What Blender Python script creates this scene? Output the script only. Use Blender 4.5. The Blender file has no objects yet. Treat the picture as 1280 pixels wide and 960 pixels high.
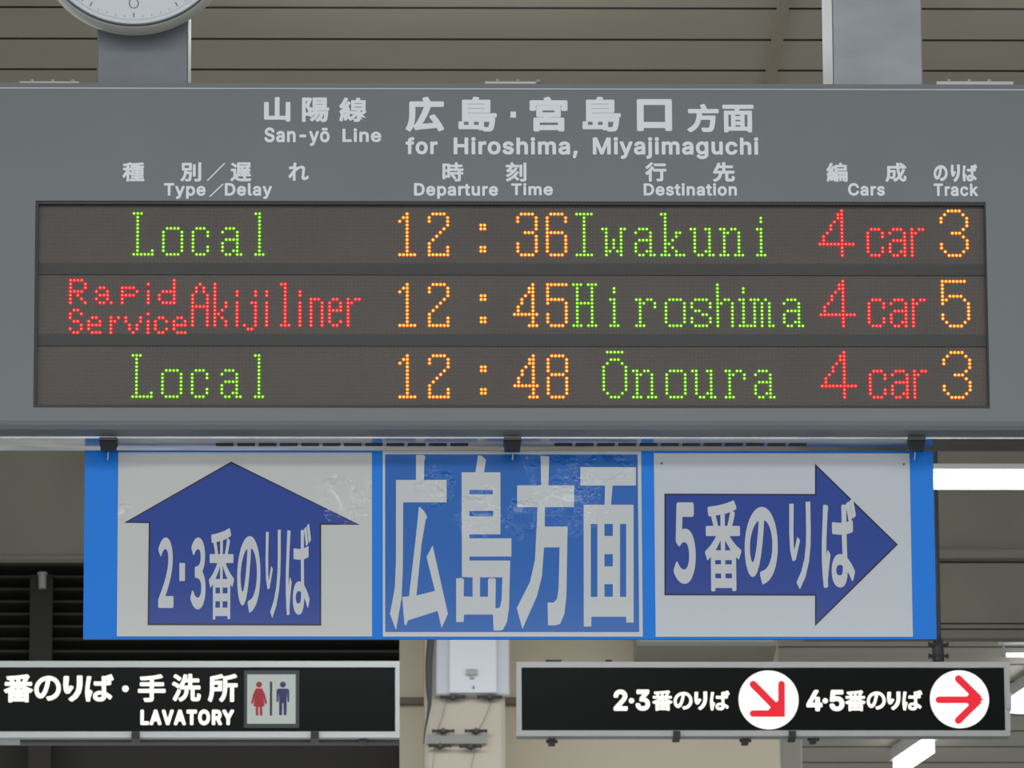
import bpy, bmesh, math
import numpy as np
from mathutils import Vector, Matrix

# ---------------------------------------------------------------- camera
F_PX = 9955.0
YAW, PITCH, ROLL = (math.radians(a) for a in (1.3415, 14.9458, -0.2903))
CAM = Vector((0.0, 0.0, 1.6))
fw = Vector((math.sin(YAW)*math.cos(PITCH), math.cos(YAW)*math.cos(PITCH), math.sin(PITCH)))
r0 = Vector((math.cos(YAW), -math.sin(YAW), 0.0))
u0 = r0.cross(fw)
RT = r0*math.cos(ROLL) + u0*math.sin(ROLL)
UP = -r0*math.sin(ROLL) + u0*math.cos(ROLL)
scene = bpy.context.scene
COL = scene.collection
cam_data = bpy.data.cameras.new('camera')
cam = bpy.data.objects.new('camera', cam_data)
COL.objects.link(cam)
cam_data.sensor_width = 36.0
cam_data.lens = 36.0*F_PX/1280.0
cam_data.clip_end = 200.0
cam_data.dof.use_dof = True
cam_data.dof.focus_distance = 11.35
cam_data.dof.aperture_fstop = 45.0
M3 = Matrix((RT, UP, -fw)).transposed()
cam.matrix_world = Matrix.Translation(CAM) @ M3.to_4x4()
scene.camera = cam

def ray(px, py):
    return fw + RT*((px-640.0)/F_PX) + UP*((480.0-py)/F_PX)
def P(px, py, Y):                       # point of the vertical plane at depth Y
    d = ray(px, py); return CAM + d*(Y/d.y)
def PZ(px, py, Z):                      # point of the horizontal plane at height Z
    d = ray(px, py); return CAM + d*((Z-CAM.z)/d.z)
def X(px, Y, py=480): return P(px, py, Y).x
def Z(py, Y, px=640): return P(px, py, Y).z

# ---------------------------------------------------------------- light
scene.view_settings.view_transform = 'Standard'
scene.view_settings.look = 'None'
scene.view_settings.exposure = 0.4
scene.view_settings.gamma = 1.0
scene.view_settings.use_curve_mapping = False
world = bpy.data.worlds.new('world'); scene.world = world
world.use_nodes = True
bg = world.node_tree.nodes['Background']
bg.inputs[0].default_value = (0.93, 0.97, 1.0, 1)
bg.inputs[1].default_value = 0.82
CEIL = 6.2
def strip_light(x, y, z, lx, ly, watts, col=(0.95, 0.98, 1.0)):
    l = bpy.data.lights.new('area_strip_light', 'AREA'); l.shape = 'RECTANGLE'
    l.size = lx; l.size_y = ly; l.energy = watts; l.color = col
    o = bpy.data.objects.new('area_strip_light', l); COL.objects.link(o)
    o.location = (x, y, z)
    return o
strip_light(0.0, 2.2, CEIL-0.15, 9.0, 0.9, 150)
strip_light(0.0, 7.4, CEIL-0.15, 9.0, 0.9, 105)
strip_light(-0.4, 14.0, CEIL-0.20, 2.2, 0.10, 16)
strip_light(0.0, 21.0, CEIL-0.12, 7.0, 0.30, 18)
wall_fill = strip_light(0.4, 17.34, CEIL-0.2, 4.5, 0.20, 16); wall_fill.rotation_euler = (math.radians(25), 0, 0)  # added fill light hidden behind the beam to brighten the beige wall

# ---------------------------------------------------------------- materials
def lin(c):
    out = []
    for v in c:
        v = v/255.0
        out.append(v/12.92 if v <= 0.04045 else ((v+0.055)/1.055)**2.4)
    return (*out, 1.0)
BRIGHT = ('white_print', 'painted_edge_highlight', 'white_clock_ring', 'pale_clock_face', 'bright_blue_panel', 'dull_sign_frame', 'aluminium_sign_frame', 'dark_bezel')
def mat(name, alb, rough=0.5, metal=0.0, noise=0.0, nscale=20.0, bump=0.0, bscale=30.0, coat=0.0, spec=0.5, stretch=None, wrinkle=False):
    m = bpy.data.materials.new(name); m.use_nodes = True
    nt = m.node_tree; b = nt.nodes['Principled BSDF']
    c = alb if len(alb) == 4 else (*alb, 1.0)
    if name not in BRIGHT: c = (c[0]*0.9, c[1]*0.9, c[2]*0.9, 1.0)
    b.inputs['Base Color'].default_value = c
    b.inputs['Roughness'].default_value = rough
    b.inputs['Metallic'].default_value = metal
    b.inputs['Specular IOR Level'].default_value = spec
    b.inputs['Coat Weight'].default_value = coat
    b.inputs['Coat Roughness'].default_value = 0.08
    if noise or bump:
        tc = nt.nodes.new('ShaderNodeTexCoord'); mp = nt.nodes.new('ShaderNodeMapping')
        nt.links.new(tc.outputs['Object'], mp.inputs['Vector'])
        if stretch: mp.inputs['Scale'].default_value = stretch
    if noise:
        n = nt.nodes.new('ShaderNodeTexNoise'); n.inputs['Scale'].default_value = nscale
        n.inputs['Detail'].default_value = 5.0
        nt.links.new(mp.outputs[0], n.inputs['Vector'])
        cr = nt.nodes.new('ShaderNodeValToRGB')
        cr.color_ramp.elements[0].position = 0.3; cr.color_ramp.elements[1].position = 0.7
        cr.color_ramp.elements[0].color = (*[v*(1-noise) for v in c[:3]], 1)
        cr.color_ramp.elements[1].color = (*[min(1, v*(1+noise)) for v in c[:3]], 1)
        nt.links.new(n.outputs['Fac'], cr.inputs['Fac'])
        nt.links.new(cr.outputs['Color'], b.inputs['Base Color'])
    if bump:
        n2 = nt.nodes.new('ShaderNodeTexNoise'); n2.inputs['Scale'].default_value = bscale
        n2.inputs['Detail'].default_value = 1.0
        nt.links.new(mp.outputs[0], n2.inputs['Vector'])
        hgt = n2.outputs['Fac']
        if wrinkle:                      # the lamination is creased in patches only
            last = None
            n4 = nt.nodes.new('ShaderNodeTexNoise'); n4.inputs['Scale'].default_value = 38.0; n4.inputs['Detail'].default_value = 3.0
            nt.links.new(mp.outputs[0], n4.inputs['Vector'])
            for px, py, rad in CREASES:
                q = P(px, py, 11.085)-BANNER
                vd = nt.nodes.new('ShaderNodeVectorMath'); vd.operation = 'DISTANCE'
                nt.links.new(mp.outputs[0], vd.inputs[0]); vd.inputs[1].default_value = q
                mr = nt.nodes.new('ShaderNodeMapRange'); mr.interpolation_type = 'SMOOTHSTEP'
                mr.inputs['From Min'].default_value = rad*0.00113; mr.inputs['From Max'].default_value = rad*0.0004
                ad = nt.nodes.new('ShaderNodeMath'); ad.operation = 'MULTIPLY_ADD'; ad.inputs[1].default_value = 0.075
                nt.links.new(n4.outputs['Fac'], ad.inputs[0]); nt.links.new(vd.outputs['Value'], ad.inputs[2])
                sb = nt.nodes.new('ShaderNodeMath'); sb.operation = 'SUBTRACT'; sb.inputs[1].default_value = 0.0375
                nt.links.new(ad.outputs[0], sb.inputs[0])
                nt.links.new(sb.outputs[0], mr.inputs['Value'])
                if last is None: last = mr.outputs[0]
                else:
                    mx = nt.nodes.new('ShaderNodeMath'); mx.operation = 'MAXIMUM'
                    nt.links.new(last, mx.inputs[0]); nt.links.new(mr.outputs[0], mx.inputs[1]); last = mx.outputs[0]
            mu = nt.nodes.new('ShaderNodeMath'); mu.operation = 'MULTIPLY'
            nt.links.new(n2.outputs['Fac'], mu.inputs[0]); nt.links.new(last, mu.inputs[1])
            hgt = mu.outputs[0]
        bp = nt.nodes.new('ShaderNodeBump'); bp.inputs['Strength'].default_value = bump
        bp.inputs['Distance'].default_value = 0.01
        nt.links.new(hgt, bp.inputs['Height'])
        nt.links.new(bp.outputs['Normal'], b.inputs['Normal'])
        nt.links.new(bp.outputs['Normal'], b.inputs['Coat Normal'])
    return m
def emit(name, rgb, strength=1.0):
    m = bpy.data.materials.new(name); m.use_nodes = True
    nt = m.node_tree; nt.nodes.remove(nt.nodes['Principled BSDF'])
    e = nt.nodes.new('ShaderNodeEmission')
    e.inputs[0].default_value = lin(rgb); e.inputs[1].default_value = strength
    nt.links.new(e.outputs[0], nt.nodes['Material Output'].inputs[0])
    return m
MT = {}
BANNER = Vector((X(637, 11.085), 11.085, Z(798, 11.085)))
# creased patches of the lamination: photo x, y and radius
CREASES = ((428, 625, 34), (466, 612, 16), (545, 612, 24), (600, 640, 30), (712, 628, 40), (690, 588, 34), (758, 585, 30), (152, 645, 14), (655, 650, 26))
MT['slat']    = mat('painted_ceiling_slat', (0.455, 0.425, 0.33), 0.55, noise=0.05, nscale=3)
MT['gap']     = mat('ceiling_gap_shade', (0.03, 0.03, 0.027), 0.8)
MT['seam']    = mat('ceiling_seam_bar', (0.37, 0.32, 0.23), 0.5)
MT['beam']    = mat('beam_paint', (0.29, 0.28, 0.225), 0.7, noise=0.1, nscale=4)
MT['floor']   = mat('concourse_floor', (0.36, 0.36, 0.35), 0.35, noise=0.1, nscale=2)
MT['wall']    = mat('beige_wall_paint', (0.64, 0.57, 0.44), 0.7, noise=0.04, nscale=3)
MT['column']  = mat('pale_column_paint', (0.66, 0.59, 0.48), 0.7, noise=0.03, nscale=4)
MT['pillar'] = mat('pale_grey_pillar_paint', (0.80, 0.78, 0.73), 0.6)
MT['blocker'] = mat('dark_brown_blocker', (0.07, 0.06, 0.045), 0.6)
MT['louvre']  = mat('dark_louvre', (0.016, 0.0135, 0.011), 0.7)
MT['housing'] = mat('grey_board_paint', (0.212, 0.230, 0.243), 0.45, noise=0.03, nscale=6)
MT['bezel']   = mat('dark_bezel', (0.035, 0.036, 0.037), 0.5)
MT['module']  = mat('led_module_face', (0.085, 0.068, 0.058), 0.4, noise=0.10, nscale=9)
MT['gapbar']  = mat('led_gap_bar', (0.056, 0.052, 0.050), 0.5)
MT['diode']   = mat('unlit_diode', (0.20, 0.175, 0.155), 0.35)
MT['print']   = mat('white_print', (0.92, 0.955, 1.0), 0.5)
MT['under']   = mat('polished_underside', (0.66, 0.65, 0.64), 0.22, metal=0.92, noise=0.15, nscale=14, bump=0.08, bscale=10, stretch=(1, 3, 1))
MT['slot']    = mat('dark_slot', (0.02, 0.02, 0.02), 0.7)
MT['clip']    = mat('dark_clip', (0.03, 0.034, 0.034), 0.45)
MT['wire']    = mat('pale_wire', (0.75, 0.77, 0.8), 0.4)
MT['steel']   = mat('brushed_steel', (0.235, 0.25, 0.275), 0.45, metal=0.3, noise=0.08, nscale=9, stretch=(1, 1, 3))
MT['steel2'] = mat('lightened_smudged_steel', (0.40, 0.42, 0.45), 0.45, metal=0.3, noise=0.12, nscale=9, stretch=(1, 1, 2))  # same steel as the left post, its brighter lighting put into the colour
MT['highlight'] = mat('painted_edge_highlight', (0.62, 0.66, 0.70), 0.35)  # pale colour stands in for the light caught on the top lip
MT['edge']    = mat('bright_steel_edge', (0.30, 0.30, 0.28), 0.5)
MT['bracket'] = mat('zinc_bracket', (0.55, 0.55, 0.53), 0.4, metal=0.5)
GLOSS = dict(rough=0.35, coat=0.6, spec=0.3, bump=0.42, bscale=17.0, wrinkle=True)
MT['sideblue']= mat('bright_blue_panel', lin((0, 128, 234)), 0.4, spec=0.3)
MT['sheet']   = mat('white_laminated_sheet', (0.68, 0.69, 0.675), **GLOSS)
MT['sheet2']  = mat('cool_white_laminated_sheet', (0.66, 0.70, 0.76), **GLOSS)
MT['bluesheet']= mat('blue_laminated_sheet', lin((8, 104, 196)), **GLOSS)
MT['arrow']   = mat('arrow_blue_print', lin((0, 60, 160)), **GLOSS)
MT['outline'] = mat('dark_outline_print', lin((2, 4, 24)), **GLOSS)
MT['sheetprint']= mat('white_sheet_print', (0.68, 0.71, 0.73), **GLOSS)
MT['pin']     = mat('dark_pin', (0.04, 0.05, 0.08), 0.4)
MT['sframe']  = mat('aluminium_sign_frame', (0.74, 0.76, 0.76), 0.4, metal=0.1)
MT['sframe2'] = mat('dull_sign_frame', (0.54, 0.55, 0.54), 0.45, metal=0.1)
MT['sface']   = mat('black_sign_face', (0.004, 0.006, 0.006), 0.3, spec=0.15)
MT['gutter']  = mat('grey_sign_gutter', (0.12, 0.12, 0.115), 0.5)
MT['lit']     = emit('lit_white_lettering', (255, 253, 238), 1.0)
MT['litdisc'] = emit('lit_white_disc', (255, 254, 242), 0.9)
MT['litred']  = emit('lit_red_arrow', (224, 48, 62), 0.85)
MT['plate']   = emit('lit_pictogram_plate', (172, 180, 176), 0.78)
MT['picred']  = mat('pictogram_red', lin((196, 30, 48)), 0.4)
MT['picblue'] = mat('pictogram_blue', lin((44, 52, 112)), 0.4)
MT['picblack']= mat('pictogram_black', lin((22, 26, 30)), 0.4)
MT['picframe']= mat('pictogram_frame', (0.05, 0.055, 0.058), 0.4)
MT['tube']    = emit('fluorescent_tube_light', (250, 250, 255), 4.0)
MT['tube2'] = emit('upper_tube_light', (250, 250, 255), 16.0)
MT['lampbody']= mat('white_lamp_body', (0.75, 0.75, 0.74), 0.35)
MT['rod']     = mat('dark_hanger_rod', (0.045, 0.045, 0.055), 0.5)
MT['box']     = mat('white_enamel_box', (0.80, 0.83, 0.88), 0.4)
MT['boxside'] = mat('pale_grey_box_flange', (0.66, 0.68, 0.74), 0.4)
MT['latch']   = mat('grey_latch', (0.28, 0.29, 0.28), 0.4, metal=0.4)
MT['bolt']    = mat('dark_wing_bolt', (0.06, 0.055, 0.05), 0.5)
MT['band']    = mat('grey_band_plate', (0.34, 0.34, 0.31), 0.5)
MT['rail']    = mat('brown_rail', (0.16, 0.135, 0.10), 0.6)
MT['cable']   = mat('dark_cable', (0.05, 0.06, 0.055), 0.5)
MT['clockcase']= mat('beige_clock_case', (0.56, 0.56, 0.50), 0.35)
MT['clockrim'] = mat('dark_clock_rim', (0.14, 0.16, 0.20), 0.25, metal=0.6)
MT['clockring']= mat('white_clock_ring', (0.85, 0.87, 0.9), 0.25)
MT['clockface']= mat('pale_clock_face', (0.80, 0.84, 0.90), 0.4)
MT['clockink'] = mat('grey_clock_ink', (0.12, 0.14, 0.17), 0.5)
MT['greenled'] = emit('green_led_core', (206, 255, 110), 1.1)
MT['greenbody']= emit('green_led_body', (66, 165, 12), 0.62)
MT['redled']   = emit('red_led_core', (255, 132, 120), 0.95)
MT['redbody']  = emit('red_led_body', (255, 20, 36), 0.66)
MT['ambled']   = emit('amber_led_core', (255, 232, 116), 1.2)
MT['ambbody']  = emit('amber_led_body', (255, 108, 8), 0.66)

# ---------------------------------------------------------------- mesh helpers
class MB:
    def __init__(s): s.v = []; s.f = []; s.mi = []; s.cur = 0
    def add(s, vs, fs):
        n = len(s.v); s.v += [tuple(v) for v in vs]
        for f in fs: s.f.append([i+n for i in f]); s.mi.append(s.cur)
        return s
    def box(s, x0, x1, y0, y1, z0, z1):
        x0, x1 = min(x0, x1), max(x0, x1); y0, y1 = min(y0, y1), max(y0, y1); z0, z1 = min(z0, z1), max(z0, z1)
        return s.add([(x0,y0,z0),(x1,y0,z0),(x1,y1,z0),(x0,y1,z0),(x0,y0,z1),(x1,y0,z1),(x1,y1,z1),(x0,y1,z1)],
                     [(0,3,2,1),(4,5,6,7),(0,1,5,4),(1,2,6,5),(2,3,7,6),(3,0,4,7)])
    def pbox(s, px0, py0, px1, py1, Y, th):   # box whose front lies at depth Y, th deep
        pm, qm = (px0+px1)/2, (py0+py1)/2
        return s.box(X(px0, Y, qm), X(px1, Y, qm), Y, Y+th, Z(py1, Y, pm), Z(py0, Y, pm))
    def bevelbox(s, x0, x1, y0, y1, z0, z1, b):   # box with its front edges chamfered
        vs = [(x0+b,y0,z0+b),(x1-b,y0,z0+b),(x1-b,y0,z1-b),(x0+b,y0,z1-b),
              (x0,y0+b,z0),(x1,y0+b,z0),(x1,y0+b,z1),(x0,y0+b,z1),(x0,y1,z0),(x1,y1,z0),(x1,y1,z1),(x0,y1,z1)]
        fs = [(0,1,2,3),(0,4,5,1),(1,5,6,2),(2,6,7,3),(3,7,4,0),(4,8,9,5),(5,9,10,6),(6,10,11,7),(7,11,8,4),(11,10,9,8)]
        return s.add(vs, fs)
    def xprism(s, prof, x0, x1):            # prof: (y, z) loop seen from +x counter-clockwise
        n = len(prof)
        vs = [(x0, y, z) for y, z in prof] + [(x1, y, z) for y, z in prof]
        fs = [(i, (i+1) % n, n+(i+1) % n, n+i) for i in range(n)]
        fs += [tuple(range(n-1, -1, -1)), tuple(range(n, 2*n))]
        return s.add(vs, [tuple(reversed(f)) for f in fs] if False else fs)
    def tube(s, pts, r, n=10):
        pts = [Vector(p) for p in pts]; rings = []
        for i, p in enumerate(pts):
            t = (pts[min(i+1, len(pts)-1)]-pts[max(i-1, 0)]).normalized()
            a = Vector((0, 0, 1)) if abs(t.z) < 0.9 else Vector((1, 0, 0))
            u = t.cross(a).normalized(); w = t.cross(u)
            rr = r[i] if isinstance(r, (list, tuple)) else r
            rings.append([p + (u*math.cos(k*2*math.pi/n) + w*math.sin(k*2*math.pi/n))*rr for k in range(n)])
        vs = [v for R_ in rings for v in R_]
        fs = []
        for i in range(len(rings)-1):
            for k in range(n):
                fs.append((i*n+k, i*n+(k+1) % n, (i+1)*n+(k+1) % n, (i+1)*n+k))
        fs.append(tuple(range(n-1, -1, -1))); fs.append(tuple(range((len(rings)-1)*n, len(rings)*n)))
        return s.add(vs, fs)
    def lathe(s, cx, cz, prof, n=64, ring=False):       # prof: (radius, y) revolved about the y axis
        vs = []; fs = []
        for r, y in prof:
            for k in range(n):
                a = k*2*math.pi/n; vs.append((cx+r*math.cos(a), y, cz+r*math.sin(a)))
        q = len(prof)
        for i in range(q if ring else q-1):
            j = (i+1) % q
            for k in range(n):
                fs.append((i*n+k, i*n+(k+1) % n, j*n+(k+1) % n, j*n+k))
        if not ring: fs.append(tuple(range(n-1, -1, -1))); fs.append(tuple(range((q-1)*n, q*n)))
        return s.add(vs, fs)
    def disc(s, cx, cz, r, y0, y1, n=40): return s.lathe(cx, cz, [(r, y0), (r, y1)], n)
    def poly(s, pts, y0, y1, holes=()):     # pts: (x, z) outline; solid between y0 (front) and y1
        cu = bpy.data.curves.new('outline', 'CURVE'); cu.dimensions = '2D'; cu.fill_mode = 'BOTH'; cu.extrude = abs(y1-y0)/2
        for L in (pts, *holes):
            sp = cu.splines.new('POLY'); sp.points.add(len(L)-1); sp.use_cyclic_u = True
            for i, (x, z) in enumerate(L): sp.points[i].co = (x, z, 0, 1)
        V, F_ = curve_mesh(cu)
        ym = (y0+y1)/2
        return s.add([(x, ym-z, y) for x, y, z in V], F_)
    def ppoly(s, pts, Y, th, holes=()):
        w = lambda L: [(P(a, b, Y).x, P(a, b, Y).z) for a, b in L]
        return s.poly(w(pts), Y-th, Y, [w(h) for h in holes])
def curve_mesh(cu):
    o = bpy.data.objects.new('outline', cu); COL.objects.link(o)
    dg = bpy.context.evaluated_depsgraph_get(); dg.update()
    me = bpy.data.meshes.new_from_object(o.evaluated_get(dg))
    V = [tuple(v.co) for v in me.vertices]; F_ = [tuple(p.vertices) for p in me.polygons]
    bpy.data.objects.remove(o); bpy.data.curves.remove(cu); bpy.data.meshes.remove(me)
    return V, F_

ORIGIN = {}
def place(name, mb, mats, root=None, parent=None, loc=None, smooth=False, fix=True):
    me = bpy.data.meshes.new(name)
    if loc is None: loc = ORIGIN[root.name] if root is not None else Vector(np.mean(np.array(mb.v), axis=0).tolist())
    loc = Vector(loc)
    me.from_pydata([tuple(Vector(v)-loc) for v in mb.v], [], mb.f)
    for m in (mats if isinstance(mats, (list, tuple)) else [mats]): me.materials.append(MT[m])
    me.polygons.foreach_set('material_index', mb.mi)
    if fix:
        bm = bmesh.new(); bm.from_mesh(me); bmesh.ops.recalc_face_normals(bm, faces=bm.faces); bm.to_mesh(me); bm.free()
    if smooth:
        for p in me.polygons: p.use_smooth = len(p.vertices) == 4
    o = bpy.data.objects.new(name, me); COL.objects.link(o)
    if root is None:
        o.location = loc; ORIGIN[o.name] = loc
    else:
        o.parent = parent or root
    return o
def far_pieces(mb):                      # groups of faces that stand well apart from each other
    n = len(mb.v); par = list(range(n))
    def find(i):
        while par[i] != i: par[i] = par[par[i]]; i = par[i]
        return i
    for f in mb.f:
        a = find(f[0])
        for i in f[1:]: par[find(i)] = a
    root = np.array([find(i) for i in range(n)]); ids, isl = np.unique(root, return_inverse=True); k = len(ids)
    if k < 2 or k > 800: return None
    pts = np.array(mb.v, dtype=float); lo = np.full((k, 3), np.inf); hi = np.full((k, 3), -np.inf)
    np.minimum.at(lo, isl, pts); np.maximum.at(hi, isl, pts); size = (hi-lo).max(axis=1)
    gap = np.maximum(0, np.maximum(lo[:, None]-hi[None], lo[None]-hi[:, None]))
    near = np.sqrt((gap**2).sum(axis=2)) <= np.maximum(0.0199, 0.498*np.maximum(size[:, None], size[None]))
    grp = list(range(k))
    def g(i):
        while grp[i] != i: grp[i] = grp[grp[i]]; i = grp[i]
        return i
    for a, c in zip(*np.nonzero(np.triu(near, 1))): grp[g(a)] = g(c)
    gs = np.array([g(i) for i in range(k)])
    if len(set(gs)) < 2: return None
    out = []
    for q in sorted(set(gs), key=lambda q: lo[gs == q][:, 0].min()):
        keep = gs[isl] == q; new = np.cumsum(keep)-1; m = MB()
        m.v = [v for v, t in zip(mb.v, keep) if t]
        for f, mi in zip(mb.f, mb.mi):
            if keep[f[0]]: m.f.append([int(new[i]) for i in f]); m.mi.append(mi)
        out.append(m)
    return out
def part(name, mb, mats, root, parent=None, label=None, **k):
    many = far_pieces(mb)
    if many: return [place(name, m, mats, root, parent, **k) for m in many][0]
    o = place(name, mb, mats, root, parent, **k)
    if label: o['label'] = label
    return o
def thing(name, loc, label, cat, group=None):
    o = bpy.data.objects.new(name, None); COL.objects.link(o); o.empty_display_size = 0.05
    o.location = loc; ORIGIN[o.name] = Vector(loc); tag(o, label, cat, group)
    return o
def tag(o, label, cat, group=None):
    o['label'] = label; o['category'] = cat
    if group: o['group'] = group
    return o
def struct(name, mb, mats, **k):
    o = place(name, mb, mats, **k); o['kind'] = 'structure'; return o

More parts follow.
